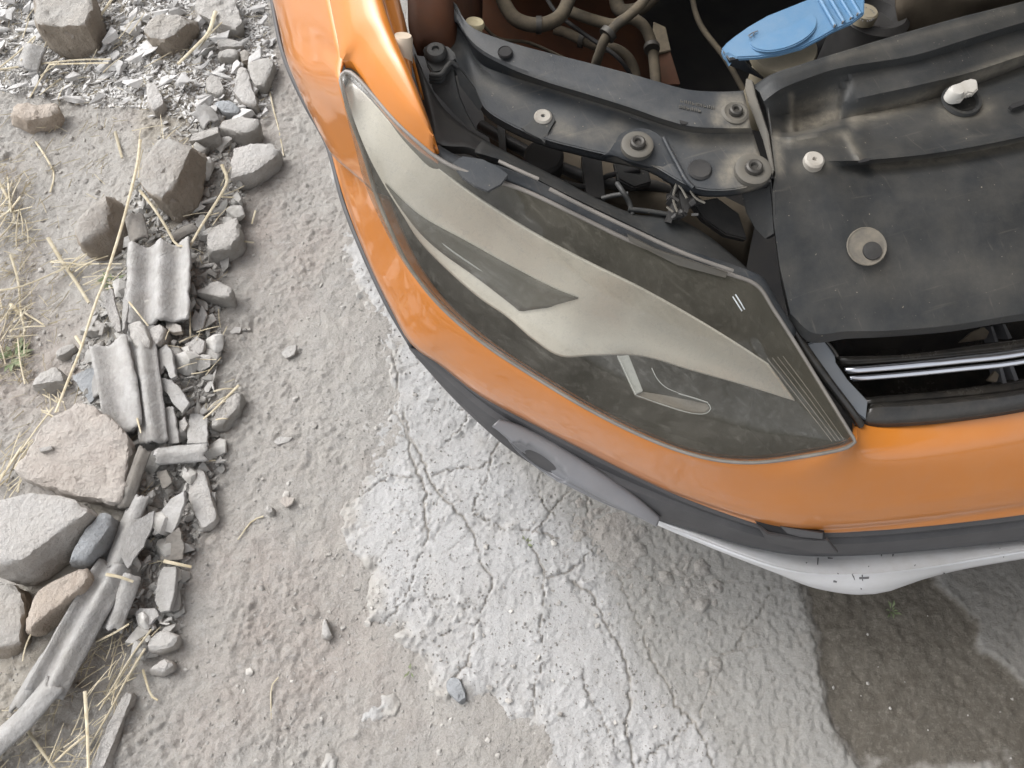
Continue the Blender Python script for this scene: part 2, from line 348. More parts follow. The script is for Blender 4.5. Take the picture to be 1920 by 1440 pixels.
def lens_mat():
    m = bpy.data.materials.new('smoked_lens'); m.use_nodes = True; t = m.node_tree; N = t.nodes; L = t.links
    b = N['Principled BSDF']; b.inputs['Base Color'].default_value = (0.16, 0.15, 0.125, 1); b.inputs['Roughness'].default_value = 0.3
    b.inputs['Coat Weight'].default_value = 1.0; b.inputs['Coat Roughness'].default_value = 0.05; b.inputs['Coat IOR'].default_value = 2.05
    tr = N.new('ShaderNodeBsdfTransparent'); tr.inputs['Color'].default_value = (0.93, 0.915, 0.865, 1)
    geo = N.new('ShaderNodeNewGeometry'); n = N.new('ShaderNodeTexNoise'); n.inputs['Scale'].default_value = 16; n.inputs['Detail'].default_value = 9; n.inputs['Roughness'].default_value = 0.7
    L.new(geo.outputs['Position'], n.inputs['Vector'])
    r = N.new('ShaderNodeMapRange'); r.inputs['From Min'].default_value = 0.3; r.inputs['From Max'].default_value = 0.75; r.inputs['To Min'].default_value = 0.16; r.inputs['To Max'].default_value = 0.42
    L.new(n.outputs['Fac'], r.inputs['Value'])
    fn = N.new('ShaderNodeTexNoise'); fn.inputs['Scale'].default_value = 120; fn.inputs['Detail'].default_value = 8; fn.inputs['Roughness'].default_value = 0.8; L.new(geo.outputs['Position'], fn.inputs['Vector'])
    f2_ = N.new('ShaderNodeMapRange'); f2_.inputs['From Min'].default_value = 0.5; f2_.inputs['From Max'].default_value = 0.72; f2_.inputs['To Max'].default_value = 0.22; L.new(fn.outputs['Fac'], f2_.inputs['Value'])
    mp = N.new('ShaderNodeMapping'); mp.vector_type = 'TEXTURE'; mp.inputs['Rotation'].default_value = (0, 0, -.62); mp.inputs['Scale'].default_value = (1 / 8, 1 / 170, 1 / 60); L.new(geo.outputs['Position'], mp.inputs['Vector'])
    sn = N.new('ShaderNodeTexNoise'); sn.inputs['Scale'].default_value = 1; sn.inputs['Detail'].default_value = 3; L.new(mp.outputs[0], sn.inputs['Vector'])
    s2 = N.new('ShaderNodeMapRange'); s2.inputs['From Min'].default_value = 0.60; s2.inputs['From Max'].default_value = 0.78; s2.inputs['To Max'].default_value = 0.22; L.new(sn.outputs['Fac'], s2.inputs['Value'])
    ad = N.new('ShaderNodeMath'); L.new(f2_.outputs[0], ad.inputs[0]); L.new(s2.outputs[0], ad.inputs[1])
    ae = N.new('ShaderNodeMath'); ae.use_clamp = True; L.new(ad.outputs[0], ae.inputs[0]); L.new(r.outputs[0], ae.inputs[1])
    mx = N.new('ShaderNodeMixShader'); L.new(ae.outputs[0], mx.inputs[0]); L.new(tr.outputs[0], mx.inputs[1]); L.new(b.outputs[0], mx.inputs[2])
    L.new(mx.outputs[0], N['Material Output'].inputs['Surface']); return m
M['lens'] = lens_mat()

# ================================================================= SETTING: ground
MOUND = g2([(150, -40), (330, 120), (320, 330), (290, 520), (265, 700), (200, 900), (170, 1050), (60, 1300), (-40, 1500)])
SLAB = g2([(560, 120), (620, 330), (655, 420), (640, 455), (640, 520), (690, 600), (705, 680), (722, 730), (700, 762), (660, 790), (640, 840), (648, 900), (636, 960),
           (652, 1030), (690, 1070), (700, 1120), (690, 1165), (740, 1190), (768, 1240), (790, 1300), (840, 1330), (905, 1335), (950, 1375), (985, 1420), (1010, 1500),
           (2600, 1500), (2600, -300), (560, -300)])
ISLANDS = [g2([(655, 1330), (680, 1310), (710, 1300), (735, 1285), (760, 1295), (766, 1325), (745, 1355), (715, 1362), (690, 1368), (664, 1352)]),
           g2([(598, 1400), (612, 1392), (640, 1420), (655, 1460), (590, 1460)]), g2([(752, 1380), (775, 1370), (800, 1400), (790, 1412), (765, 1408)])]
DAMP = g2([(1500, 1060), (1506, 1110), (1526, 1190), (1534, 1250), (1550, 1350), (1582, 1400), (1625, 1470), (2100, 1500), (2040, 1370), (1930, 1295), (1885, 1245), (1836, 1215),
           (1830, 1170), (1795, 1130), (1760, 1100), (1740, 1060)])
def mound(x, y):
    d = seg_dist(x, y, MOUND); return 0.035 * np.exp(-(d / 0.13) ** 2)
def dirt_h(x, y):
    h = mound(x, y) + 0.016 * fbm(x, y, 3.0, 3, 3) + 0.0045 * fbm(x, y, 14, 3, 9)
    left = sstep(0.1, -0.5, x + 0.12 * y)
    pat = np.clip(0.35 + 2.2 * fbm(x, y, 4.5, 3, 55), 0.08, 1.25)
    h += (0.0016 + 0.0030 * left) * fbm(x, y, 52, 4, 21, 0.68)
    wx_, wy_ = x + 0.006 * vnoise(x * 55, y * 55, 2), y + 0.006 * vnoise(x * 55, y * 55, 5)
    for f, k, a, thr in ((30, 41, 0.008, 0.90), (62, 44, 0.0042, 0.74), (120, 47, 0.0024, 0.52), (210, 49, 0.0014, 0.35)):
        f1, f2, idv = worley(wx_, wy_, f, k)
        h += a * np.sqrt(np.clip(1 - (f1 / (0.25 + 0.22 * idv)) ** 2, 0, 1)) * (idv > thr) * pat
    return h
def gz(x, y): return float(dirt_h(np.array([x]), np.array([y]))[0])
def gp(px, py, dz=0.0):
    p = P(px, py, 0)
    for _ in range(3): z = gz(p.x, p.y); p = P(px, py, z + dz)
    return p
def axis_pts(a, b, step, far):
    n = int(round((b - a) / step)); v = [a + (b - a) * i / n for i in range(n + 1)]
    lo, hi = [], []; s = step; x = a
    while x > -far: s *= 1.5; x -= s; lo.append(x)
    s = step; x = b
    while x < far: s *= 1.5; x += s; hi.append(x)
    return np.array(lo[::-1] + v + hi)
def field(name, X, Y, H, m, attr):
    nx, ny = len(X), len(Y); gx, gy = np.meshgrid(X, Y)
    co = np.stack([gx.ravel(), gy.ravel(), H.ravel()], 1).astype(np.float32)
    i = np.arange(nx - 1); j = np.arange(ny - 1); ii, jj = np.meshgrid(i, j); a = (jj * nx + ii).ravel()
    q = np.stack([a, a + 1, a + nx + 1, a + nx], 1).astype(np.int32)
    return co, q
def mesh_np(name, co, q):
    me = bpy.data.meshes.new(name); me.vertices.add(len(co)); me.vertices.foreach_set('co', co.ravel())
    k = q.shape[1]
    me.loops.add(q.size); me.loops.foreach_set('vertex_index', q.ravel().astype(np.int32))
    me.polygons.add(len(q)); me.polygons.foreach_set('loop_start', np.arange(0, q.size, k, dtype=np.int32))
    me.update(calc_edges=True); me.validate(); return me
def ground_mat(name, kind):
    m = bpy.data.materials.new(name); m.use_nodes = True; t = m.node_tree; N = t.nodes; L = t.links; b = N['Principled BSDF']
    b.inputs['Roughness'].default_value = 0.97; b.inputs['Specular IOR Level'].default_value = 0.2
    geo = N.new('ShaderNodeNewGeometry')
    def tex(s, d=6, r=0.6):
        n = N.new('ShaderNodeTexNoise'); n.inputs['Scale'].default_value = s; n.inputs['Detail'].default_value = d; n.inputs['Roughness'].default_value = r; L.new(geo.outputs['Position'], n.inputs['Vector']); return n.outputs['Fac']
    def rng(v, a, c, lo=0.0, hi=1.0):
        n = N.new('ShaderNodeMapRange'); n.inputs['From Min'].default_value = a; n.inputs['From Max'].default_value = c; n.inputs['To Min'].default_value = lo; n.inputs['To Max'].default_value = hi; L.new(v, n.inputs['Value']); return n.outputs[0]
    def mix(f, a, c, mode='MIX'):
        n = N.new('ShaderNodeMix'); n.data_type = 'RGBA'; n.blend_type = mode
        if isinstance(f, float): n.inputs[0].default_value = f
        else: L.new(f, n.inputs[0])
        for s, k in ((a, 6), (c, 7)):
            if isinstance(s, tuple): n.inputs[k].default_value = (*s, 1)
            else: L.new(s, n.inputs[k])
        return n.outputs[2]
    if kind == 'dirt':
        c = mix(rng(tex(5), 0.35, 0.65), (0.343, 0.325, 0.304), (0.378, 0.366, 0.349))
        c = mix(rng(tex(2.2, 4), 0.5, 0.68), c, (0.353, 0.316, 0.291))
        c = mix(rng(tex(60, 8, 0.7), 0.52, 0.72, 0, 0.7), c, (0.414, 0.406, 0.396))
        c = mix(rng(tex(90, 6, 0.7), 0.58, 0.75, 0, 0.55), c, (0.185, 0.165, 0.140))
        c = mix(rng(tex(330, 4, 0.8), 0.42, 0.62, 0, 0.35), c, (0.201, 0.184, 0.161))
        c = mix(rng(tex(16, 9, 0.75), 0.48, 0.72, 0, 0.5), c, (0.402, 0.383, 0.350))
        at = N.new('ShaderNodeAttribute'); at.attribute_name = 'soil'
        c = mix(at.outputs['Fac'], c, mix(rng(tex(30), 0.4, 0.6), (0.27, 0.245, 0.205), (0.36, 0.335, 0.295)))
        bump, bs = 0.005, 210
    else:
        at = N.new('ShaderNodeAttribute'); at.attribute_name = 'damp'
        ck = N.new('ShaderNodeAttribute'); ck.attribute_name = 'fissure'
        wr = N.new('ShaderNodeAttribute'); wr.attribute_name = 'screed'
        c = mix(rng(tex(7), 0.35, 0.65), (0.389, 0.385, 0.382), (0.443, 0.442, 0.444))
        c = mix(rng(tex(70, 8, 0.75), 0.55, 0.75, 0, 0.6), c, (0.287, 0.277, 0.261))
        c2 = mix(rng(tex(110, 6, 0.7), 0.45, 0.7), (0.294, 0.287, 0.270), (0.221, 0.211, 0.193))
        c = mix(wr.outputs['Fac'], c, c2)
        c = mix(rng(tex(300, 4, 0.8), 0.45, 0.65, 0, 0.3), c, (0.20, 0.19, 0.175))
        c = mix(rng(tex(11, 9, 0.75), 0.5, 0.7, 0, 0.35), c, (0.36, 0.335, 0.30))
        d = mix(rng(tex(24, 8, 0.7), 0.35, 0.65), (0.104, 0.092, 0.076), (0.135, 0.122, 0.103))
        d = mix(rng(tex(120, 8, .75), 0.5, 0.75, 0, 0.6), d, (0.28, 0.26, 0.23))
        c = mix(at.outputs['Fac'], c, d)
        c = mix(ck.outputs['Fac'], c, mix(rng(tex(150), 0.4, 0.6), (0.24, 0.22, 0.195), (0.35, 0.33, 0.30)))
        ed = N.new('ShaderNodeAttribute'); ed.attribute_name = 'dusty_edge'
        c = mix(ed.outputs['Fac'], c, mix(rng(tex(60, 8, .7), .4, .6), (0.34, 0.32, 0.295), (0.40, 0.385, 0.36)))
        bump, bs = 0.0026, 260
    L.new(c, b.inputs['Base Color'])
    bp = N.new('ShaderNodeBump'); bp.inputs['Strength'].default_value = 1.0; bp.inputs['Distance'].default_value = bump
    L.new(tex(bs, 10, 0.7), bp.inputs['Height']); L.new(bp.outputs[0], b.inputs['Normal']); return m
def attr(me, name, v):
    a = me.attributes.new(name, 'FLOAT', 'POINT'); a.data.foreach_set('value', v.ravel().astype(np.float32))
# --- dirt sheet, fine near the camera, coarse to the horizon
X = axis_pts(-1.52, 0.55, 0.0033, 90); Y = axis_pts(-0.12, 2.05, 0.0033, 90)
gx, gy = np.meshgrid(X, Y)
near = (np.abs(gx + 0.4) < 4) & (np.abs(gy - 1) < 4)
H = np.zeros_like(gx); H[near] = dirt_h(gx[near], gy[near])
H *= sstep(4.0, 2.2, np.maximum(np.abs(gx + 0.4), np.abs(gy - 1)))
co, q = field('ground', X, Y, H, None, None)
me = mesh_np('ground', co, q)
dm = seg_dist(gx, gy, MOUND) + 0.10 * fbm(gx, gy, 9, 3, 77)
attr(me, 'soil', sstep(0.13, 0.02, dm) * 0.75)
ground = link('ground', me, ground_mat('packed_dirt', 'dirt'), smooth=180); tag(ground, kind='structure')
# --- cracked concrete
CRACKS = [(1.0, [(1098, 930), (1112, 1000), (1150, 1060), (1165, 1100), (1185, 1145), (1205, 1185), (1215, 1220), (1228, 1250), (1255, 1285), (1262, 1318), (1290, 1345), (1310, 1370), (1325, 1400), (1335, 1450)]),
          (1.3, [(1075, 1090), (1110, 1120), (1140, 1180), (1170, 1240), (1180, 1300), (1175, 1360), (1190, 1450)]),
          (1.1, [(755, 770), (763, 800), (770, 850), (785, 890), (800, 920), (795, 960), (805, 1000), (790, 1040), (772, 1090), (760, 1130), (705, 1180)]),
          (1.1, [(735, 765), (790, 860), (810, 910), (840, 945), (870, 975), (890, 1010), (905, 1060), (925, 1090), (900, 1150), (880, 1230), (850, 1280)]),
          (0.8, [(950, 812), (925, 850), (905, 880), (860, 880), (810, 895)]), (0.7, [(925, 850), (905, 920), (888, 962), (940, 992), (1000, 1000), (1050, 1012)]),
          (0.7, [(888, 962), (960, 1000), (990, 1020), (1015, 1070), (1020, 1120), (1010, 1180), (1020, 1230), (1000, 1300), (1005, 1370)]),
          (0.7, [(1000, 1000), (1035, 960), (1060, 930), (1090, 880)]), (0.6, [(1440, 1100), (1422, 1150), (1395, 1180), (1380, 1210)]),
          (0.6, [(1415, 1215), (1360, 1225), (1340, 1240), (1330, 1290), (1310, 1345)]), (0.6, [(1200, 1430), (1240, 1400), (1275, 1375), (1300, 1350)]),
          (1.3, [(1503, 1095), (1512, 1150), (1522, 1190), (1532, 1240), (1542, 1300), (1560, 1350), (1584, 1400), (1620, 1450)]),
          (0.6, [(640, 948), (680, 930), (735, 895), (775, 902)]), (0.6, [(1090, 1265), (1105, 1310), (1130, 1350), (1150, 1400)]),
          (0.6, [(800, 1120), (860, 1130), (880, 1140), (905, 1110)]), (0.5, [(820, 1200), (850, 1180), (875, 1145)]), (0.5, [(1040, 870), (1010, 905), (1020, 950), (1040, 970)]),
          (0.5, [(1905, 1130), (1890, 1200), (1870, 1230)]), (0.6, [(880, 765), (870, 800), (840, 830)]), (0.9, [(690, 560), (720, 640), (745, 700), (745, 770)]),
          (0.5, [(650, 770), (690, 800), (745, 775)]), (0.6, [(1115, 1010), (1095, 1050), (1060, 1075), (1020, 1085)])]
X = axis_pts(-0.5, 0.98, 0.0030, 4.2); Y = axis_pts(-0.12, 1.3, 0.0030, 4.2)
gx, gy = np.meshgrid(X, Y)
wx = gx + 0.012 * fbm(gx, gy, 26, 4, 60, 0.6); wy = gy + 0.012 * fbm(gx, gy, 26, 4, 66, 0.6)
sd_ = sdf(wx + 0.02 * fbm(gx, gy, 7, 2, 5), wy + 0.02 * fbm(gx, gy, 7, 2, 6), SLAB)
for isl in ISLANDS: sd_ = np.maximum(sd_, sdf(wx, wy, isl))
dmp = sdf(gx + 0.004 * fbm(gx, gy, 60, 3, 71), gy + 0.004 * fbm(gx, gy, 60, 3, 72), DAMP)
damp = sstep(-0.012, 0.014, dmp + 0.012 * fbm(gx, gy, 28, 4, 73, .65))
damp = np.maximum(damp, .42 * sstep(-.02, .03, sdf(gx, gy, g2([(1720, 1000), (1780, 1120), (1840, 1220), (1900, 1300), (2000, 1360), (2200, 1450), (2500, 1300), (2300, 900)])) + .02 * fbm(gx, gy, 14, 3, 88)))
crk = np.zeros_like(gx); cw = np.zeros_like(gx)
for wd, pts in CRACKS:
    g = g2(pts); dense = [tuple(v[:2]) for v in spline([Vector((a, b, 0)) for a, b in g], 5 * len(g))]
    dense = [(a + random.uniform(-.0035, .0035), b + random.uniform(-.0035, .0035)) for a, b in dense]
    xs = [a for a, b in dense]; ys = [b for a, b in dense]
    mk = (gx > min(xs) - .05) & (gx < max(xs) + .05) & (gy > min(ys) - .05) & (gy < max(ys) + .05)
    if not mk.any(): continue
    jx = gx[mk] + 0.003 * vnoise(gx[mk] * 120, gy[mk] * 120, 3); jy = gy[mk] + 0.003 * vnoise(gx[mk] * 120, gy[mk] * 120, 4)
    d = seg_dist(jx, jy, dense)
    hw = 0.0016 * wd * (0.55 + 1.5 * np.clip(vnoise(gx[mk] * 11, gy[mk] * 11, 9) + 0.5, 0, 1))
    crk[mk] = np.maximum(crk[mk], sstep(1.0, 0.25, d / hw)); cw[mk] = np.maximum(cw[mk], sstep(0.03 * wd, 0.0, d) * 0.8)
screed = sstep(0.02, 0.10, gx - 0.55 * (0.45 - gy) - 0.05 + 0.06 * fbm(gx, gy, 6, 3, 30)) * 0.85
f1, f2, idv = worley(wx, wy, 13, 81)
fine = sstep(0.022, 0.0, f2 - f1) * sstep(-0.05, 0.18, fbm(gx, gy, 5, 2, 15)) * (1 - 0.8 * screed)
crk = np.maximum(crk, fine * 0.5) * (1 - damp * 0.7)
rough = 0.010 * fbm(gx, gy, 3.5, 3, 50) + 0.0021 * fbm(gx, gy, 30, 4, 52, 0.6) * (1 - 0.5 * screed)
blis = 0.0
for f, k, a, thr in ((40, 91, 0.0036, 0.80), (85, 94, 0.0023, 0.64), (170, 97, 0.0014, 0.45)):
    b1, b2, bi = worley(wx, wy, f, k)
    blis = blis + a * np.sqrt(np.clip(1 - (b1 / 0.45) ** 2, 0, 1)) * (bi > thr)
patchy = np.clip(0.25 + 1.3 * (fbm(gx, gy, 8, 3, 33) + 0.25), 0.1, 1.2) + cw
pits = 0.0018 * sstep(0.25, 0.45, fbm(gx, gy, 120, 2, 35) + 0.2) * (0.4 + screed)
H = 0.013 + rough + blis * patchy * (1 - 0.95 * screed) * (1 - 0.75 * damp) - pits * (1 - damp) - 0.006 * crk * (1 - 0.3 * screed) - 0.010 * damp + 0.002 * (idv - 0.5) * (1 - screed)
H += 0.004 * damp * fbm(gx, gy, 70, 4, 36) + 0.004 * sstep(0.012, 0, np.abs(dmp)) * (fbm(gx, gy, 90, 2, 39) + .2)
H -= 0.055 * sstep(0.012, -0.014, sd_) + 0.02 * sstep(0.05, 0.0, sd_) * (0.4 + fbm(gx, gy, 40, 3, 37))
far_ = np.maximum(np.abs(gx - 0.3), np.abs(gy - 0.6)); H = np.where(far_ > 1.6, np.where(sd_ > 0, 0.008, -0.05), H)
SLABX, SLABY, SLABH = X, Y, H
co, q = field('concrete_floor', X, Y, H, None, None)
keep = (sd_.ravel() > -0.03)[q].any(1); q = q[keep]
used = np.unique(q); rm = np.full(len(co), -1); rm[used] = np.arange(len(used)); co = co[used]; q = rm[q]
me = mesh_np('concrete_floor', co, q)
attr(me, 'damp', damp.ravel()[used]); attr(me, 'fissure', (crk * 0.9).ravel()[used]); attr(me, 'screed', screed.ravel()[used]); attr(me, 'dusty_edge', (sstep(0.055, -0.002, sd_ + 0.05 * fbm(gx, gy, 20, 4, 101, .65)) * 0.9).ravel()[used])
slab = link('concrete_floor', me, ground_mat('cracked_concrete', 'slab'), smooth=180); tag(slab, kind='structure')
def surf_z(x, y):
    z = gz(x, y)
    if SLABX[0] < x < SLABX[-1] and SLABY[0] < y < SLABY[-1]:
        z = max(z, float(SLABH[np.searchsorted(SLABY, y), np.searchsorted(SLABX, x)]))
    return z
# --- shed roof over the right side (the shade the car stands in); the left side is open to the sky
def roof():
    V = []; F = []
    xs = np.arange(0.05, 7.0, 0.06); ys = (-0.8, 7.5)
    for y in ys:
        for i, x in enumerate(xs): V.append((x, y, 2.75 + 0.16 * (x + 0.1) + (0.018 if i % 2 else -0.018)))
    n = len(xs)
    F = [(i, i + 1, n + i + 1, n + i) for i in range(n - 1)]
    me = mesh('shed_roof', V, F); o = link('shed_roof', me, M['roof'], smooth=0)
    s = o.modifiers.new('thickness', 'SOLIDIFY'); s.thickness = 0.006; tag(o, kind='structure')
    bm = bmesh.new()
    for y in (-0.75, 7.3):
        for x, zt in ((3.4, 3.2), (6.8, 3.8)):
            bmesh.ops.create_cube(bm, size=1.0, matrix=Matrix.Translation((x, y, zt / 2)) @ Matrix.Diagonal((0.12, 0.12, zt, 1)))
    me = bpy.data.meshes.new('shed_posts'); bm.to_mesh(me); bm.free(); o = link('shed_posts', me, M['roof'], smooth=0); tag(o, kind='structure')
    me = mesh('shed_wall', [(6.9, -0.8, -0.2), (6.9, 7.5, -0.2), (6.9, 7.5, 3.9), (6.9, -0.8, 3.9)], [(0, 1, 2, 3)])
    o = link('shed_wall', me, M['roof'], smooth=0); s = o.modifiers.new('thickness', 'SOLIDIFY'); s.thickness = 0.15; tag(o, kind='structure')
roof()

# ================================================================= THE CAR
car = empty('car', P(1300, 500, 0.0)); tag(car, 'orange car with its bonnet open, seen over its dusty front corner and smoked headlight', 'car')
# ---- front wing: outer skin and the spear between headlight and engine bay
SIL = [(430, -300, .70), (462, -160, .69), (512, 0, .68), (540, 110, .66), (578, 195, .64), (617, 265, .62)]
NOTCH_A = [(560, -300, .93), (588, -160, .93), (618, 0, .925), (634, 80, .917), (641, 112, .912)]
HL_LEFT = [(641, 112, .912), (636, 138, .905), (642, 165, .90), (655, 215, .87), (680, 285, .83), (703, 362, .78)]
SEAM = [(617, 265, .62), (640, 288, .67), (662, 314, .715), (684, 340, .75), (703, 362, .78)]
HL_LOW = [(703, 362, .78), (731, 432, .755), (767, 502, .73), (822, 572, .71), (902, 642, .69), (1002, 708, .675), (1102, 768, .665), (1202, 818, .655), (1282, 850, .65), (1352, 866, .645), (1420, 869, .645), (1500, 859, .65), (1590, 840, .66), (1604, 829, .66)]
def mids(a, b, fr, bulge, n=14):
    A, B = spline(V3(a), n), spline(V3(b), n); out = []
    for p, q_ in zip(A, B):
        v = p.lerp(q_, fr); s = (q_ - p); o = Vector((-0.8, -0.25, 0.55)); o -= s.normalized() * o.dot(s.normalized()); o.normalize()
        out.append(v + o * bulge)
    return out
WING_R = NOTCH_A[:-1] + HL_LEFT
under = shift(SIL, .035, .02, -.10)
wl = [under, shift(SIL, .004, .002, -.012), SIL, mids(SIL, WING_R, .22, .014), mids(SIL, WING_R, .45, .016), mids(SIL, WING_R, .72, .008), WING_R]
loft('fender', [wl[0]] + wl[1:], M['paint'], car, n=90, across=6)
SP_L = NOTCH_A[:-1] + [(641, 112, .912), (655, 112, .913), (669, 131, .912), (703, 178, .91), (742, 224, .905), (780, 259, .90), (811, 280, .897)]
SP_R = [(668, -300, .975), (690, -160, .97), (716, 0, .965), (742, 75, .955), (764, 125, .95), (788, 185, .937), (806, 237, .92), (817, 272, .90)]
def between(a, b, fr, dz=0, n=16):
    A, B = spline(V3(a), n), spline(V3(b), n); return [p.lerp(q_, fr) + Vector((0, 0, dz)) for p, q_ in zip(A, B)]
loft('fender_top', [shift(SP_L, .004, -.004, -.018), shift(SP_L, .0008, -.0008, -.002), SP_L, between(SP_L, SP_R, .3, .014), between(SP_L, SP_R, .6, .016), between(SP_L, SP_R, .85, .010), SP_R, shift(SP_R, .002, .0, -.006), shift(SP_R, .003, .001, -.016)], M['paint'], car, n=90, across=6)
# rain channel flange of the wing and the rubber buffer on it
FL = [(690, -300, .945), (722, -100, .94), (748, 0, .935), (760, 50, .93), (768, 90, .925), (775, 108, .92)]
loft('fender_flange', [shift(SP_R[:5], .003, .0, -.014), FL, shift(FL, .006, .0, -.06)], M['paint'], car, n=40, across=4)
b_ = P(757, 78, .945)
lathe('rubber_buffer', [(.0001, .0), (.009, .0), (.0105, -.003), (.0105, -.028), (.008, -.034), (.0001, -.034)], b_ + Vector((0, 0, .008)), M['clearish'], car, axis=Vector((.1, .35, 1)))
# inner wing panel, dull dusty orange with the shade of the bay in its colour
loft('inner_wing', [[(752, -200, .90), (765, 0, .90), (770, 60, .89), (785, 105, .86)], [(840, -220, .88), (845, 0, .88), (850, 60, .86), (856, 110, .82)], [(900, -200, .70), (905, 0, .70), (905, 80, .66), (920, 160, .60)]], M['paint_dull_shaded'], car, n=30, across=5)
loft('inner_wheelhouse', [[(860, -250, .66), (870, 0, .62), (880, 100, .58), (890, 180, .5)], [(1000, -250, .60), (1000, 0, .56), (1010, 120, .52), (1020, 200, .48)], [(1190, -200, .54), (1200, 0, .50), (1215, 110, .47), (1230, 220, .42)]], M['paint_dull_shaded'], car, n=24, across=5)
# ---- bumper skin
LOWB = [(617, 265, .62), (650, 380, .60), (690, 480, .58), (735, 575, .555), (775, 645, .53), (830, 684, .525), (900, 738, .515), (1000, 792, .505), (1100, 843, .495), (1200, 893, .485), (1300, 938, .475), (1400, 974, .465), (1450, 988, .46), (1520, 997, .455), (1600, 997, .45), (1700, 990, .45), (1800, 980, .45), (1920, 965, .45), (2150, 930, .45), (2600, 830, .45)]
UPB = HL_LOW[:-1] + [(1606, 826, .655), (1608, 805, .64), (1614, 792, .63), (1650, 799, .625), (1720, 797, .62), (1800, 789, .62), (1920, 771, .62), (2150, 730, .62), (2600, 620, .62)]
NB = 150
def arc_param(line, cuts, n):
    """sample a line with a fixed share of the samples between matching cut points"""
    L_ = V3(line); full = spline(L_, 1200)
    idx = []
    for c in cuts: idx.append(min(range(1200), key=lambda i: (full[i] - L_[c]).length))
    out = []
    for a, b, k in zip(idx, idx[1:], n):
        out += [full[int(round(a + (b - a) * i / k))] for i in range(k)]
    out.append(full[idx[-1]]); return out
shares = [34, 40, 46, 30]
UPS = arc_param(UPB, [0, 5, 9, 15, len(UPB) - 1], shares)
LOS = arc_param(LOWB, [0, 7, 11, 14, len(LOWB) - 1], shares)
def bl(fr, out):
    r = []
    for p, q_ in zip(UPS, LOS):
        v = p.lerp(q_, fr); h = Vector((v.x - .62, v.y - 1.15, 0)).normalized()
        r.append(v + h * out)
    return r
def bumper_rows():
    # right of the headlight the nose is fuller: a shelf below the grille, then the face
    prof = []
    for fr, o1, o2 in ((0, 0, 0), (.04, .003, .006), (.14, .006, .017), (.30, .009, .022), (.46, .011, .024), (.52, .0115, .0242), (.58, .0118, .0243), (.64, .0120, .0232), (.78, .0112, .0185), (.92, .006, .008), (1.0, 0, 0)):
        row = []
        for i, (p, q_) in enumerate(zip(UPS, LOS)):
            k = min(1, max(0, (i - 74) / 46)); k = k * k * (3 - 2 * k)
            e = min(1, i / 14.0)
            v = p.lerp(q_, fr); h = Vector((v.x - .62, v.y - 1.15, 0)).normalized()
            row.append(v + h * (o1 + (o2 - o1) * k) * e)
        it = int(260 * min(1, max(0, fr - .01) / .22))
        if fr < 1:
            for _ in range(it): row = [row[0]] + [row[i].lerp((row[i - 1] + row[i + 1]) * .5, (.5 if i > 60 else 0)) for i in range(1, len(row) - 1)] + [row[-1]]
        prof.append(row)
    lip0 = [p + Vector((p.x - .62, p.y - 1.15, 0)).normalized() * -.018 + Vector((0, 0, -.020)) for p in UPS]
    liph = [p + Vector((p.x - .62, p.y - 1.15, 0)).normalized() * -.004 + Vector((0, 0, -.002)) for p in UPS]
    low = [p + Vector((p.x - .62, p.y - 1.15, 0)).normalized() * -.03 + Vector((0, 0, -.008)) for p in LOS]
    return [lip0, liph] + prof + [low]
S = bumper_rows()
S2 = []
for j in range(len(S) - 1):
    for q_ in range(4):
        t = q_ / 4; p0 = S[max(j - 1, 0)]; p3 = S[min(j + 2, len(S) - 1)]
        S2.append([cr(p0[i], S[j][i], S[j + 1][i], p3[i], t) if 1 < j < len(S) - 2 else S[j][i].lerp(S[j + 1][i], t) for i in range(len(S[0]))])
S2.append(S[-1])
me = rows_mesh('bumper_cover', S2); face_cam(me); bumper = link('bumper_cover', me, M['paint'], car, 50)
sm = bumper.modifiers.new('thickness', 'SOLIDIFY'); sm.thickness = .003; sm.offset = -1
# dark seam strip along the underside of the corner (the thin dark line at the silhouette)
SILB = [(505, -20, .672), (533, 110, .655), (572, 197, .635), (611, 268, .615), (644, 384, .59), (684, 484, .57), (729, 579, .545), (771, 650, .52)]
loft('wheel_arch_edge', [shift(SILB, .004, 0, .004), SILB, shift(SILB, .012, .006, -.02)], M['trim'], car, n=60, across=2)
tube('panel_gap', [v + Vector((.0004, .0004, -.0006)) for v in spline(V3(SEAM), 20)], .0018, M['void'], car, sides=6, n=40)
# ---- lower black trim
TRA = [(768, 640, .53), (775, 646, .529), (830, 686, .523), (900, 740, .513), (1000, 795, .503), (1100, 846, .493), (1200, 897, .483), (1300, 942, .473), (1400, 978, .463), (1450, 992, .458), (1520, 1001, .453), (1600, 1001, .448), (1700, 994, .448), (1920, 969, .448), (2150, 934, .448), (2600, 834, .448)]
TRB = [(772, 655, .50), (790, 680, .49), (845, 742, .47), (905, 800, .45), (965, 850, .43), (1050, 900, .42), (1140, 945, .41), (1240, 978, .40), (1310, 998, .39), (1390, 1022, .385), (1460, 1037, .38), (1520, 1043, .375), (1600, 1042, .37), (1700, 1036, .37), (1920, 1013, .37), (2150, 980, .37), (2600, 885, .37)]
TA = arc_param(TRA, [0, 6, 9, 11, len(TRA) - 1], [26, 26, 12, 34]); TB = arc_param(TRB, [0, 7, 10, 12, len(TRB) - 1], [26, 26, 12, 34])
def tocam(pts, d): return [p + (CAMP - p).normalized() * d for p in V3(pts)]
def outw(p, d, dz=0): return p + Vector((p.x - .62, p.y - 1.15, 0)).normalized() * d + Vector((0, 0, dz))
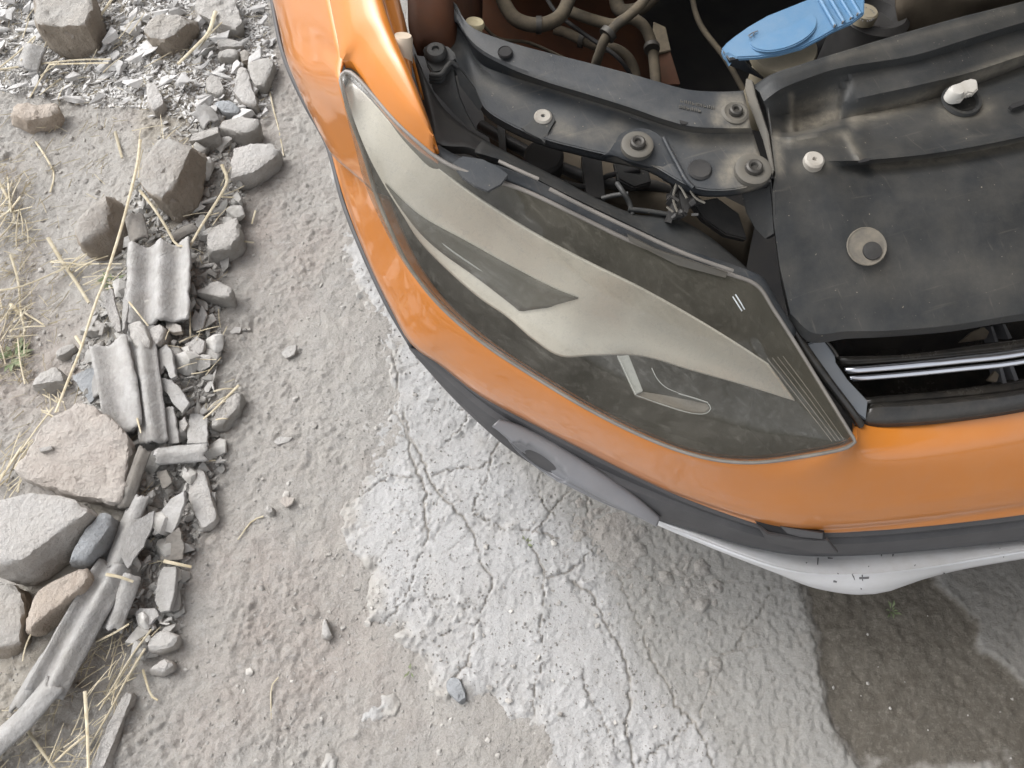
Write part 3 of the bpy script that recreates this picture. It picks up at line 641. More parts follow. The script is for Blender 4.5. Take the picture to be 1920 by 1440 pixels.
rows = [[outw(p, -.03, .004) for p in TA], [outw(p, -.006, 0) for p in TA], [p.lerp(q_, .10) for p, q_ in zip(TA, TB)], [outw(p.lerp(q_, .34), -.006) for p, q_ in zip(TA, TB)], [outw(p.lerp(q_, .38), .002) for p, q_ in zip(TA, TB)], [outw(p.lerp(q_, .7), .004) for p, q_ in zip(TA, TB)], TB, [outw(q_, -.03, -.015) for q_ in TB]]
rr = []
for j in range(len(rows) - 1):
    for k in range(3): rr.append([a.lerp(b, k / 3) for a, b in zip(rows[j], rows[j + 1])])
rr.append(rows[-1])
me = rows_mesh('lower_trim', rr); face_cam(me); trim = link('lower_trim', me, M['trim'], car, 25)
sm = trim.modifiers.new('thickness', 'SOLIDIFY'); sm.thickness = .003; sm.offset = -1
# fog lamp bulge
FT = [(935, 787, .475), (965, 795, .472), (1010, 815, .465), (1070, 850, .455), (1140, 895, .442), (1200, 938, .425), (1238, 971, .405)]; FT = tocam(FT, .022)
FB = [(935, 789, .470), (945, 812, .455), (970, 846, .44), (1020, 885, .425), (1090, 924, .415), (1165, 957, .405), (1236, 974, .40)]; FB = tocam(FB, .022)
fog = loft('fog_lamp_bezel', [tocam(FT, -.03), FT, [outw(p, .014) for p in between(FT, FB, .3, 0, 24)], [outw(p, .012) for p in between(FT, FB, .55, 0, 24)], [outw(p, .004) for p in between(FT, FB, .8, 0, 24)], FB, tocam(FB, -.03)], M['bezel'], car, n=110, across=7)
def dent(o, c, d, hl_, hw_, depth):
    L_ = math.hypot(*d); ux, uy = d[0] / L_, d[1] / L_
    for v in o.data.vertices:
        px, py = to_px(v.co); a = ((px - c[0]) * ux + (py - c[1]) * uy) / hl_; b = (-(px - c[0]) * uy + (py - c[1]) * ux) / hw_
        r2 = a * a + b * b
        if r2 < 1: v.co += (v.co - CAMP).normalized() * depth * (1 - r2) ** .6
    o.data.update()
dent(fog, (1012, 866), (88, 58), 62, 17, .03)
# tow eye cover: slot and flap
prism('tow_eye_slot', tocam([(1413, 974, .470), (1440, 979, .468), (1500, 991, .464), (1546, 998, .462), (1548, 1011, .452), (1500, 1010, .452), (1455, 1004, .452), (1428, 992, .458)], .010), M['void'], trim, thick=.004)
prism('tow_eye_lid', tocam([(1462, 986, .467), (1480, 990, .467), (1543, 1000, .463), (1542, 1011, .455), (1500, 1007, .457), (1476, 1000, .458)], .013), M['trim'], trim, thick=.003)
prism('tow_eye_cover', tocam([(1418, 984, .464), (1440, 1002, .458), (1490, 1012, .453), (1552, 1014, .450), (1572, 1038, .42), (1530, 1038, .42), (1475, 1030, .425), (1440, 1018, .43)], .012), M['trim'], trim, thick=.006, bevel=.001)
# ---- silver skid lip
KA = [(1215, 968, .400), (1240, 977, .396), (1310, 998, .380), (1390, 1022, .370), (1460, 1038, .364), (1520, 1044, .360), (1600, 1043, .355), (1700, 1037, .355), (1920, 1014, .355), (2150, 981, .355), (2600, 886, .355)]
KC = [(1215, 970, .395), (1240, 982, .394), (1310, 1010, .388), (1390, 1041, .384), (1460, 1064, .381), (1520, 1075, .378), (1600, 1077, .374), (1700, 1069, .374), (1920, 1033, .374), (2150, 999, .374), (2600, 904, .374)]
KB = [(1213, 972, .38), (1242, 987, .375), (1312, 1018, .355), (1395, 1052, .335), (1465, 1080, .32), (1525, 1104, .31), (1612, 1118, .30), (1665, 1112, .30), (1722, 1091, .31), (1800, 1070, .315), (1920, 1049, .32), (2150, 1012, .32), (2600, 915, .32)]
a_ = arc_param(KA, [0, 5, 6, len(KA) - 1], [30, 10, 36]); c_ = arc_param(KC, [0, 5, 6, len(KC) - 1], [30, 10, 36]); b2 = arc_param(KB, [0, 5, 6, len(KB) - 1], [30, 10, 36])
rows = [[outw(p, -.02, .003) for p in a_], [outw(p, -.001) for p in a_], [p.lerp(q_, .5) + Vector((0, 0, .002)) for p, q_ in zip(a_, c_)], [p.lerp(q_, .93) for p, q_ in zip(a_, c_)], c_, [p.lerp(q_, .08) for p, q_ in zip(c_, b2)], [outw(p.lerp(q_, .55), .003) for p, q_ in zip(c_, b2)], [p.lerp(q_, .93) for p, q_ in zip(c_, b2)], [outw(p, -.004, -.002) for p in b2], [outw(p, -.06, -.004) for p in b2]]
rr = []
for j in range(len(rows) - 1):
    for k in range(3):
        p0, p3 = rows[max(0, j - 1)], rows[min(len(rows) - 1, j + 2)]
        rr.append([a.lerp(b, k / 3) for a, b in zip(rows[j], rows[j + 1])])
rr.append(rows[-1])
me = rows_mesh('skid_plate', rr); face_cam(me); skid = link('skid_plate', me, M['silver'], car, 60)
sm = skid.modifiers.new('thickness', 'SOLIDIFY'); sm.thickness = .004; sm.offset = -1
# scuffs on the lip: small chipped paint flakes lying on the surface
from mathutils.bvhtree import BVHTree
skid_tree = BVHTree.FromPolygons([v.co for v in skid.data.vertices], [tuple(p.vertices) for p in skid.data.polygons])
def flake(pts, z):
    v = []
    rj = random.Random(int(pts[0][0])); mxp = sum(p[0] for p in pts) / len(pts); myp = sum(p[1] for p in pts) / len(pts)
    for a, b in pts:
        a = mxp + (a - mxp) * .65 + rj.uniform(-.9, .9); b = myp + (b - myp) * .65 + rj.uniform(-.8, .8) - 2; d = (P(a, b, .35) - CAMP).normalized(); h = skid_tree.ray_cast(CAMP, d)[0]; v.append((h if h else P(a, b, .37)) - d * .0007)
    return v
def addf(pts, z):
    v = flake(pts, z); me = mesh('paint_chip', v, [tuple(range(len(v)))]); face_cam(me); pc = link('paint_chip', me, M['scratch'], skid, 0)
    sm = pc.modifiers.new('thickness', 'SOLIDIFY'); sm.thickness = .0006; sm.offset = 0
for pts, z in (([(1596, 1076), (1600, 1075), (1605, 1092), (1602, 1093)], .322), ([(1606, 1084), (1634, 1083), (1634, 1087), (1607, 1088)], .312), ([(1615, 1077), (1618, 1077), (1620, 1094), (1616, 1094)], .312), ([(1562, 1089), (1571, 1091), (1570, 1096), (1561, 1094)], .30), ([(1532, 1044), (1536, 1046), (1534, 1066), (1531, 1062)], .36),
               ([(1549, 1046), (1565, 1048), (1565, 1050), (1549, 1049)], .362), ([(1570, 1075), (1574, 1077), (1573, 1080), (1570, 1078)], .325), ([(1628, 1062), (1631, 1063), (1630, 1066), (1627, 1065)], .345), ([(1652, 1040), (1655, 1041), (1654, 1046), (1651, 1045)], .362), ([(1673, 1040), (1677, 1041), (1675, 1047), (1672, 1045)], .362),
               ([(1715, 1060), (1718, 1061), (1717, 1064), (1714, 1063)], .337), ([(1874, 1028), (1877, 1029), (1876, 1032), (1873, 1031)], .345), ([(1511, 1055), (1514, 1058), (1512, 1060)], .35), ([(1769, 1075), (1772, 1076), (1771, 1079), (1768, 1078)], .275), ([(1613, 1104), (1617, 1106), (1615, 1108)], .258), ([(1880, 1044), (1883, 1045), (1882, 1048)], .29)):
    addf(pts, z)
# ---- headlight
hl = empty('headlight', P(1100, 560, .62)); hl.parent = car; hl.matrix_parent_inverse = Matrix.Translation(-Vector(car.location))
def wl_loc(o): return Vector(o.location)
HU = [(641, 139, .907), (650, 134, .910), (666, 143, .911), (700, 180, .908), (742, 228, .903), (782, 265, .897), (815, 292, .89), (850, 313, .886), (900, 330, .88), (980, 356, .865), (1080, 403, .848), (1180, 451, .828), (1280, 488, .81), (1370, 515, .795), (1420, 536, .785), (1450, 580, .765), (1490, 642, .738), (1545, 732, .70), (1603, 827, .662)]
HLW = [(641, 140, .906), (638, 148, .904), (643, 168, .899), (656, 216, .871), (681, 286, .831), (704, 362, .782), (732, 431, .757), (768, 501, .732), (823, 571, .712), (903, 641, .692), (1003, 707, .677), (1103, 767, .667), (1203, 817, .657), (1283, 848, .652), (1353, 864, .647), (1420, 867, .647), (1500, 857, .652), (1588, 839, .661), (1603, 828, .662)]
u_ = arc_param(HU, [0, 8, 14, 18], [40, 44, 26]); l_ = arc_param(HLW, [0, 8, 14, 18], [40, 44, 26])
def lens_row(fr, b):
    n = len(u_); o = []
    for i in range(n):
        k = math.sin(math.pi * min(1, max(0, i / (n - 1)))) ** 0.6
        v = u_[i].lerp(l_[i], fr); s = l_[i] - u_[i]; d = Vector((-.35, -.6, .72)); 
        if s.length > 1e-6: d -= s.normalized() * d.dot(s.normalized())
        o.append(v + d.normalized() * b * k)
    return o
prof = [(0, 0), (.05, .006), (.15, .016), (.30, .030), (.48, .040), (.66, .040), (.82, .028), (.93, .014), (1, 0)]
rows = [lens_row(f, b) for f, b in prof]; rr = []
for j in range(len(rows) - 1):
    for k in range(4): rr.append([cr(rows[max(0, j - 1)][i], rows[j][i], rows[j + 1][i], rows[min(len(rows) - 1, j + 2)][i], k / 4) for i in range(len(rows[0]))])
rr.append(rows[-1])
me = rows_mesh('lens', rr); face_cam(me)
lens = link('lens', me, M['lens'], None, 180); lens.parent = hl; lens.matrix_parent_inverse = Matrix.Translation(-wl_loc(hl))
def hpart(o): o.parent = hl; o.matrix_parent_inverse = Matrix.Translation(-wl_loc(hl)); return o
# rim of the lens all round, lapping the edge
rimpts = l_ + u_[::-1][1:-1]
def closed_tube(name, pts, r_, m, n):
    pts = spline(pts + [pts[0]], n + 1)[:-1]; V = []; F = []; sd = 8
    for i, p in enumerate(pts):
        t = (pts[(i + 1) % n] - pts[i - 1]).normalized(); s = t.cross(Vector((0, 0, 1))); s.normalize(); u = s.cross(t)
        for k in range(sd):
            a = 2 * math.pi * k / sd; V.append(p + s * math.cos(a) * r_ + u * math.sin(a) * r_)
    for i in range(n):
        for k in range(sd): F.append((i * sd + k, i * sd + (k + 1) % sd, ((i + 1) % n) * sd + (k + 1) % sd, ((i + 1) % n) * sd + k))
    return link(name, mesh(name, V, F), m, None, 60)
M['rim'] = mat('lens_rim_grey', (0.16, 0.15, 0.14), (0.22, 0.205, 0.19), 20, 0.4, dust=0.3)
hpart(closed_tube('lens_rim', rimpts, .0024, M['rim'], 260))
# housing bowl under the lens
def inset_row(fr, dz, sh=1.0):
    return [u_[i].lerp(l_[i], .5 + (fr - .5) * sh) + Vector((0.0, .01, dz)) for i in range(len(u_))]
bowl = [inset_row(0, -.004), inset_row(.03, -.15), inset_row(.25, -.185), inset_row(.6, -.18), inset_row(.97, -.10), inset_row(1, -.004)]
o = link('lamp_housing', rows_mesh('lamp_housing', bowl), M['reflector_dark'], None, 40); hpart(o)
def under_lens(pts, drop, n): return [p + (p - CAMP).normalized() * drop for p in spline(V3(pts), n)]
def hloft(name, lines, m, n=50, across=4, thick=.002):
    return hpart(loft(name, lines, m, None, n, across, thick, 60))
# pale shape modelled under the lens for its reflection of the bright opening
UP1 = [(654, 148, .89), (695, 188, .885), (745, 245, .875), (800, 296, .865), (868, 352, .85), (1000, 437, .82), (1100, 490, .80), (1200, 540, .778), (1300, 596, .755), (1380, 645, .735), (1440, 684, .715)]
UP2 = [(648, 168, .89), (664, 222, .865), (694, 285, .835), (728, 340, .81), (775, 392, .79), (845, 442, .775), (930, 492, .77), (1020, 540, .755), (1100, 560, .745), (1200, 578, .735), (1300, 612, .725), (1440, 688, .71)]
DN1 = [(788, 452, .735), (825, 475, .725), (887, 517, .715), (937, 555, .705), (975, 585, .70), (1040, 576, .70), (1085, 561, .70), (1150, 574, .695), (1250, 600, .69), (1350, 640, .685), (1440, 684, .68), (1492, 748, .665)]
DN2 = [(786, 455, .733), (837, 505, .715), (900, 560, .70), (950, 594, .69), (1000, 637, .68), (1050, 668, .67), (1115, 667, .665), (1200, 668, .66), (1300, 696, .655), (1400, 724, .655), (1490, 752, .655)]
M['bezel_pale'] = mat('pale_lamp_bezel', (0.86, 0.845, 0.81), (0.83, 0.81, 0.77), 12, 0.35)  # cream tone for the bright part of the lens reflection
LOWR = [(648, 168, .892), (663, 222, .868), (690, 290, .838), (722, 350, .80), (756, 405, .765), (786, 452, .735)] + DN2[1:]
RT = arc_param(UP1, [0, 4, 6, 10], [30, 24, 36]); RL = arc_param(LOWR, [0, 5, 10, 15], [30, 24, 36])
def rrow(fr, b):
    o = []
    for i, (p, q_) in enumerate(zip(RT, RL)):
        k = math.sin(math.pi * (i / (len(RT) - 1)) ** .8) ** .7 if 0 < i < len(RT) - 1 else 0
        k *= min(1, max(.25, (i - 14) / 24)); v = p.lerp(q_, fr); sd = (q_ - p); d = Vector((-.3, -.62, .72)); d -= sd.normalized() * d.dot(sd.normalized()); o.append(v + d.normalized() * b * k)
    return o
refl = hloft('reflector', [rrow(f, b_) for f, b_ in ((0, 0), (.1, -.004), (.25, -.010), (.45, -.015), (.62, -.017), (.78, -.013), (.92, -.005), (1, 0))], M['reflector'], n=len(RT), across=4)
rtree = BVHTree.FromPolygons([v.co for v in refl.data.vertices], [tuple(p.vertices) for p in refl.data.polygons])
def on_refl(pts, off):
    o = []
    for a, b in pts:
        d = (P(a, b, .7) - CAMP).normalized(); h = rtree.ray_cast(CAMP, d)[0]; o.append((h if h else P(a, b, .74)) - d * off)
    return o
WT = [tuple(v[:2]) for v in spline([Vector((a, b, 0)) for a, b in [(722, 345), (770, 392), (800, 414), (870, 452), (960, 502), (1040, 543), (1084, 560)]], 50)]
WB = [tuple(v[:2]) for v in spline([Vector((a, b, 0)) for a, b in [(724, 349), (752, 392), (790, 440), (828, 474), (887, 516), (937, 554), (975, 584)]], 42)] + [(975 + 109 * k / 8, 584 - 9 * min(k, 5) / 5 - 14.5 * max(0, k - 4) / 4) for k in range(1, 9)]
wrows = [on_refl([(p[0] + (q_[0] - p[0]) * f, p[1] + (q_[1] - p[1]) * f) for p, q_ in zip(WT, WB)], .003) for f in (0, .2, .4, .6, .8, 1)]
hloft('reflection_dark_wedge', wrows, M['reflector_dark'], n=50, across=1, thick=.002)  # dark break in the lens reflection, modelled as a solid piece
hloft('lamp_crease', [[(785, 415, .755), (850, 470, .74), (925, 520, .725), (994, 567, .71)], [(785, 417.5, .755), (850, 472.5, .74), (925, 522.5, .725), (994, 569.5, .71)]], M['lightguide'], n=30, across=1)
# L-shaped clear light guide
hpart(prism('light_guide', [(1158, 667, .672), (1179, 665, .672), (1206, 733, .668), (1192, 740, .668)], M['lightguide'], None, thick=.006, bevel=.0008))
hpart(prism('light_guide', [(1192, 741, .664), (1206, 734, .664), (1250, 741, .662), (1298, 751, .660), (1326, 757, .659), (1331, 765, .659), (1322, 774, .659), (1295, 773, .660), (1240, 757, .662)], M['rim'], None, thick=.006, bevel=.0008))
hpart(tube('light_guide_edge', [(1272, 738, .668), (1300, 746, .667), (1327, 755, .666)], .0009, M['lightguide'], None, sides=6, n=10))
hpart(tube('light_guide_edge', [(1192, 741, .666), (1240, 758, .665), (1298, 775, .664), (1324, 775, .664), (1333, 765, .664), (1326, 755, .664)], .0007, M['lightguide'], None, sides=6, n=24))
hpart(tube('light_guide_edge', [(1158, 667, .674), (1175, 703, .671), (1192, 740, .669)], .0009, M['lightguide'], None, sides=6, n=10))
hpart(tube('light_guide_edge', [(1222, 690, .675), (1232, 710, .672), (1248, 726, .67), (1272, 737, .668)], .0006, M['lightguide'], None, sides=6, n=14))
# fine parallel ribs at the inner corner
for k in range(4):
    t = k / 3
    hpart(tube('lamp_rib', [(1438 + 30 * t, 672 - 4 * t, .715), (1478 + 34 * t, 722 + 4 * t, .698), (1560 + 22 * t, 828 - 4 * t, .668)], .0006, M['rim'], None, sides=6, n=14))
hpart(tube('lamp_rib', [(1374, 556, .80), (1384, 572, .795), (1391, 583, .79)], .0008, M['lightguide'], None, sides=6, n=6))
hpart(tube('lamp_rib', [(1379, 552, .80), (1389, 568, .795), (1396, 580, .79)], .0008, M['lightguide'], None, sides=6, n=6))
# black flange of the lamp along the upper edge, with its raised lip and a dusty ledge
fl0 = [(815, 280, .888), (850, 300, .885), (905, 312, .88), (985, 340, .868), (1085, 390, .85), (1185, 440, .83), (1285, 478, .812), (1372, 506, .797), (1425, 528, .787), (1452, 570, .767), (1490, 630, .74)]
hloft('lamp_flange', [shift(fl0, .01, .02, -.04), shift(fl0, .004, .008, -.002), fl0, shift(fl0, -.003, -.006, -.004)], M['plastic_blue'], n=60, across=2)
hpart(tube('flange_lip', [(1030, 354, .872), (1080, 380, .863), (1180, 428, .846), (1280, 474, .826), (1374, 508, .805)], .0022, M['rim'], None, sides=8, n=40))
hpart(tube('flange_lip', [(935, 302, .886), (965, 316, .883), (1010, 336, .877)], .002, M['rim'], None, sides=8, n=14))
hpart(prism('flange_ledge', [(1176, 440, .838), (1230, 468, .828), (1365, 512, .802), (1360, 521, .798), (1270, 497, .812), (1180, 452, .832)], M['washer'], None, thick=.003))
ear = [(846, 306, .888), (868, 292, .891), (905, 298, .889), (936, 314, .886), (954, 328, .883), (940, 346, .880), (915, 360, .877), (890, 350, .879), (866, 334, .883)]
hpart(prism('lamp_ear', ear, M['plastic_blue'], None, thick=.004, bevel=.001))

# ---- the raised bonnet above the engine bay (out of the picture, it shades the bay)
def bonnet():
    h0, h1 = Vector((-.38, 2.0, 1.02)), Vector((1.62, 2.32, 1.02)); up = Vector((.06, -.50, .93)).normalized() * 1.02
    n = 14; S = []
    for j in range(n):
        f = j / (n - 1); row = []
        for i in range(n):
            g = i / (n - 1); p = h0.lerp(h1, g) + up * f; e = max(0, f - .72) / .28
            p += (h1 - h0).normalized() * (.5 - g) * .5 * e * e
            p += Vector((0, .04, .03)) * math.sin(math.pi * g) * .7
            row.append(p)
        S.append(row)
    o = link('bonnet', rows_mesh('bonnet', S), M['paint'], car, 60); sm = o.modifiers.new('thickness', 'SOLIDIFY'); sm.thickness = .02
    lin = link('bonnet_liner', rows_mesh('bonnet_liner', [[p + Vector((0, -.035, -.03)) for p in r_[1:-1]] for r_ in S[1:-1]]), M['void'], o, 60); sm = lin.modifiers.new('thickness', 'SOLIDIFY'); sm.thickness = .01
bonnet()
# ---- grille
gr = empty('grille', P(1750, 720, .6)); gr.parent = car; gr.matrix_parent_inverse = Matrix.Translation(-Vector(car.location))
def gpart(o): o.parent = gr; o.matrix_parent_inverse = Matrix.Translation(-wl_loc(gr)); return o
gpart(loft('grille_back', [[(1480, 600, .70), (1600, 610, .66), (1920, 560, .66), (2600, 420, .66)], [(1530, 660, .56), (1640, 690, .55), (1920, 650, .55), (2600, 500, .55)], [(1590, 760, .56), (1650, 790, .555), (1920, 760, .555), (2600, 610, .555)]], M['gloss_black'], None, n=40, across=3))
gpart(loft('grille_surround', [[(1620, 764, .625), (1632, 755, .628), (1700, 750, .628), (1800, 742, .628), (1920, 727, .628), (2600, 570, .628)], [(1622, 770, .640), (1634, 765, .645), (1700, 762, .645), (1800, 754, .645), (1920, 739, .645), (2600, 584, .645)], [(1612, 792, .632), (1636, 800, .628), (1720, 798, .625), (1800, 790, .625), (1920, 772, .625), (2600, 621, .625)]], M['gloss_black'], None, n=60, across=3))
gpart(prism('grille_frame', [(1510, 646, .700), (1528, 640, .702), (1546, 639, .702), (1566, 665, .690), (1568, 680, .684), (1590, 712, .672), (1628, 752, .652), (1624, 789, .640), (1608, 775, .650), (1560, 715, .672)], M['satin'], None, thick=.012, bevel=.0015))
gpart(tube('grille_seal', [(1480, 600, .73), (1500, 640, .715), (1545, 705, .69), (1600, 778, .65), (1612, 796, .635)], .006, M['gloss_black'], None, n=24))
gpart(tube('grille_bead', [(1549, 640, .70), (1562, 655, .695), (1570, 668, .69)], .0022, M['gloss_black'], None, n=10))
# horizontal blades and the two chrome strips
def blade(name, top, bot, m, thick=.004): return gpart(loft(name, [top, between(top, bot, .5, .003), bot], m, None, n=40, across=3, thick=thick))
blade('grille_blade', [(1568, 668, .672), (1700, 664, .672), (1860, 642, .672), (1920, 634, .672), (2600, 480, .672)], [(1578, 686, .668), (1700, 678, .668), (1860, 662, .668), (1920, 655, .668), (2600, 500, .668)], M['gloss_black'])
blade('grille_blade', [(1612, 745, .628), (1640, 742, .628), (1780, 730, .628), (1920, 708, .628), (2600, 552, .628)], [(1618, 760, .630), (1640, 757, .630), (1780, 745, .630), (1920, 729, .630), (2600, 572, .630)], M['gloss_black'])
blade('chrome_strip', [(1583, 689, .679), (1690, 680, .679), (1800, 668, .679), (1920, 653, .679), (2600, 497, .679)], [(1590, 701, .6772), (1690, 693, .6772), (1800, 682, .6772), (1920, 668, .6772), (2600, 513, .6772)], M['chrome'])
blade('chrome_strip', [(1592, 705, .669), (1690, 697, .669), (1800, 686, .669), (1920, 672, .669), (2600, 517, .669)], [(1600, 715, .6672), (1690, 708, .6672), (1800, 697, .6672), (1920, 683, .6672), (2600, 528, .6672)], M['chrome'])
for pts in ([(1857, 612, .655), (1862, 612, .655), (1872, 640, .645), (1866, 642, .645)], [(1880, 608, .655), (1885, 608, .655), (1898, 634, .645), (1891, 636, .645)], [(1874, 690, .64), (1880, 689, .64), (1888, 718, .63), (1881, 720, .63)], [(1893, 687, .64), (1900, 686, .64), (1910, 712, .63), (1903, 714, .63)]):
    gpart(prism('grille_fin', pts, M['trim'], None, thick=.02))
gpart(prism('mud_clod', [(1800, 641, .662), (1822, 622, .664), (1845, 612, .664), (1856, 622, .663), (1850, 634, .662), (1825, 638, .661)], M['beam'], None, thick=.006, bevel=.001))
gpart(prism('mud_clod', [(1852, 712, .638), (1866, 694, .64), (1874, 702, .639), (1870, 716, .637)], M['beam'], None, thick=.006, bevel=.001))

# ---- engine bay: black hollow and what lies in it
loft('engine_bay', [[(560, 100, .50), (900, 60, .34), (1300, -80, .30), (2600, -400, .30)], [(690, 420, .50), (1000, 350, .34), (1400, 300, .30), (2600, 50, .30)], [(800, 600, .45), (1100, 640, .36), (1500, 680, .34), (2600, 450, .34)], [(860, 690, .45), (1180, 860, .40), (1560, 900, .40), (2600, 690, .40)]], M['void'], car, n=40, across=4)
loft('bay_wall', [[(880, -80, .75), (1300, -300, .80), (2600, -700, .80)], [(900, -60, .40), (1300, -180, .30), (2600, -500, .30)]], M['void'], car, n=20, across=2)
tube('hose', [(930, -60, .72), (945, 5, .72), (970, 38, .72), (1010, 47, .72), (1046, 34, .72), (1066, 0, .72), (1072, -60, .72)], .0105, M['rubber'], car, sides=14, n=50)
tube('hose', [(1060, 18, .66), (1090, 30, .66), (1128, 42, .66), (1152, 46, .66), (1178, 34, .67), (1204, 46, .66), (1220, 76, .64), (1226, 112, .62), (1230, 160, .60)], .0088, M['rubber'], car, sides=12, n=50)
tube('hose', [(1240, -50, .78), (1200, 10, .77), (1140, 64, .75), (1122, 105, .72), (1112, 140, .68)], .007, M['rubber'], car, sides=12, n=40)
tube('hose', [(1040, 55, .60), (1062, 62, .60), (1090, 75, .60), (1128, 88, .60), (1152, 91, .60), (1176, 106, .59), (1191, 136, .57), (1193, 170, .55)], .0085, M['rubber'], car, sides=12, n=44)
tube('hose', [(1150, -40, .62), (1164, 20, .62), (1190, 20, .62), (1240, -20, .60)], .012, M['rubber'], car, sides=12, n=30)
for (a, b, z), ax in (((1010, 47, .72), (1, 0, 0)), ((1140, 64, .75), (-.6, -.6, -.3)), ((1090, 75, .60), (1, -.3, 0)), ((1222, 90, .635), (0, -1, 0))):
    lathe('hose_clamp', [(.0118, -.004), (.0126, -.004), (.0126, .004), (.0118, .004)], P(a, b, z), M['bolt'], car, Vector(ax), seg=20)
tube('cable', [(1000, -60, .70), (1040, 20, .69), (1090, 60, .68), (1160, 110, .66), (1200, 170, .6)], .0032, M['void'], car, sides=8, n=40)
tube('cable', [(880, 10, .70), (930, 70, .69), (990, 80, .67), (1060, 110, .64)], .0026, M['rubber'], car, sides=8, n=30)
tube('cable', [(1290, -60, .60), (1310, 40, .58), (1360, 110, .56), (1400, 180, .52)], .005, M['rubber'], car, sides=8, n=30)
prism('wing_brace', [(1232, 95, .60), (1255, 90, .60), (1276, 158, .57), (1240, 160, .57), (1238, 130, .58)], M['paint_dull_shaded'], car, thick=.01, bevel=.001)
prism('wing_brace_foot', [(1225, 40, .61), (1248, 50, .61), (1258, 94, .60), (1232, 100, .60), (1222, 75, .6)], M['rubber'], car, thick=.01, bevel=.001)
lathe('rubber_grommet', [(.005, .0), (.0068, .0008), (.0112, .0008), (.0128, -.002), (.0128, -.006), (.0105, -.008), (.0105, -.05), (.005, -.05), (.005, 0.0)], P(890, 41, .83), M['cream'], car, axis=Vector((.1, .2, 1)))
loft('reservoir', [[(1420, 130, .60), (1560, 60, .62), (1700, 30, .62), (2000, -60, .62)], [(1420, 190, .55), (1560, 140, .55), (1700, 110, .55), (2000, 10, .55)]], M['void'], car, n=20, across=3)
hs_ = loft('heat_shield', [[(1675, -120, .74), (1760, -140, .74), (2000, -180, .74), (2300, -260, .74)], [(1678, -20, .75), (1760, -30, .76), (1860, -50, .75), (2300, -170, .75)], [(1682, 20, .74), (1770, 8, .735), (1880, -14, .745), (2300, -130, .74)], [(1688, 66, .70), (1780, 50, .70), (1900, 15, .70), (2300, -100, .70)]], M['beam'], car, n=40, across=5)
lathe('filler_ring', [(.0001, -.14), (.052, -.14), (.052, .0), (.044, .008), (.034, .004), (.030, -.01)], P(1640, 28, .72), M['plastic_dark'], car, axis=Vector((.05, .1, 1)))
dial = lathe('oil_cap', [(.0001, .006), (.016, .006), (.0185, .0035), (.0185, -.01)], P(1621, 26, .745), M['neck'], car, axis=Vector((.05, .1, 1)))
for k in range(26):
    a = k / 26 * 2 * math.pi
    if k % 5 == 4: continue
    c = P(1621, 26, .7518) + Vector((math.cos(a) * .0142, math.sin(a) * .0142, -.0004)); s = .0008
    d1 = Vector((math.cos(a), math.sin(a), 0)); d2 = Vector((-d1.y, d1.x, 0))
    if k == 0: bm = bmesh.new()
    vs = [bm.verts.new(c + d1 * i * .0012 + d2 * j * s) for i, j in ((-1, -1), (1, -1), (1, 1), (-1, 1))]; f = bm.faces.new(vs)
me = bpy.data.meshes.new('cap_print'); bm.to_mesh(me); bm.free(); face_cam(me); link('cap_print', me, M['scratch'], dial, 0)
# ---- washer filler: beige neck, blue flip cap
wf = lathe('filler_neck', [(.030, -.12), (.030, -.012), (.040, -.010), (.042, .0), (.040, .004), (.0001, .004)], P(1468, 92, .838), M['neck'], car, axis=Vector((-.05, -.1, 1)))
cap_o = [(1353, 91, .862), (1362, 80, .864), (1378, 67, .866), (1405, 48, .868), (1440, 28, .870), (1480, 12, .872), (1515, -2, .874), (1550, -16, .876), (1600, -34, .88), (1622, -10, .878), (1621, 24, .874), (1600, 40, .872), (1560, 58, .868), (1540, 70, .866), (1505, 88, .864), (1465, 99, .862), (1420, 106, .860), (1384, 108, .859), (1366, 112, .858), (1358, 104, .859)]
cap = prism('washer_cap', cap_o, M['blue_cap'], wf, thick=.007, bevel=.0016)
ecx, ecy = 1468, 57
ring = []
for k in range(48):
    a = 2 * math.pi * k / 48; u, v = 68 * math.cos(a), 33 * math.sin(a); c_, s_ = math.cos(R(-19)), math.sin(R(-19))
    ring.append(P(ecx + u * c_ - v * s_, ecy + u * s_ + v * c_, .8685 + .00006 * (u * c_)))
prism('cap_disc', ring, M['blue_cap'], wf, thick=.004, bevel=.0014)
for k, (x0, y0, x1, y1) in enumerate(((1537, -2, 1566, 49), (1553, -8, 1582, 41), (1569, -14, 1598, 34), (1585, -20, 1613, 27))):
    tube('cap_rib', [(x0, y0, .877), ((x0 + x1) / 2, (y0 + y1) / 2, .8755), (x1, y1, .8725)], .0026, M['blue_cap'], wf, sides=8, n=8)
for x, y in ((1565, 48), (1580, 41), (1595, 34), (1608, 26)):
    lathe('cap_pin', [(.0001, .0012), (.0012, .001), (.0012, -.002)], P(x, y, .8755), M['scratch'], wf, seg=10)
prism('cap_strap', [(1356, 100, .86), (1368, 114, .859), (1392, 108, .856), (1402, 124, .840), (1432, 150, .82), (1410, 140, .825), (1380, 124, .84), (1366, 122, .85)], M['plastic_blue'], wf, thick=.004)
prism('cap_strap', [(1358, 100, .862), (1367, 124, .852), (1377, 111, .857), (1385, 109, .859), (1366, 98, .862)], M['blue_cap'], wf, thick=.004)
# wiper-spray pictogram, faint raised lines
for pts in ([(1403, 67), (1412, 61), (1421, 58)], [(1405, 69), (1410, 69)], [(1412, 66), (1414, 62)]):
    tube('cap_symbol', [(a, b, .8692) for a, b in pts], .0007, M['scratch'], wf, sides=5, n=6)

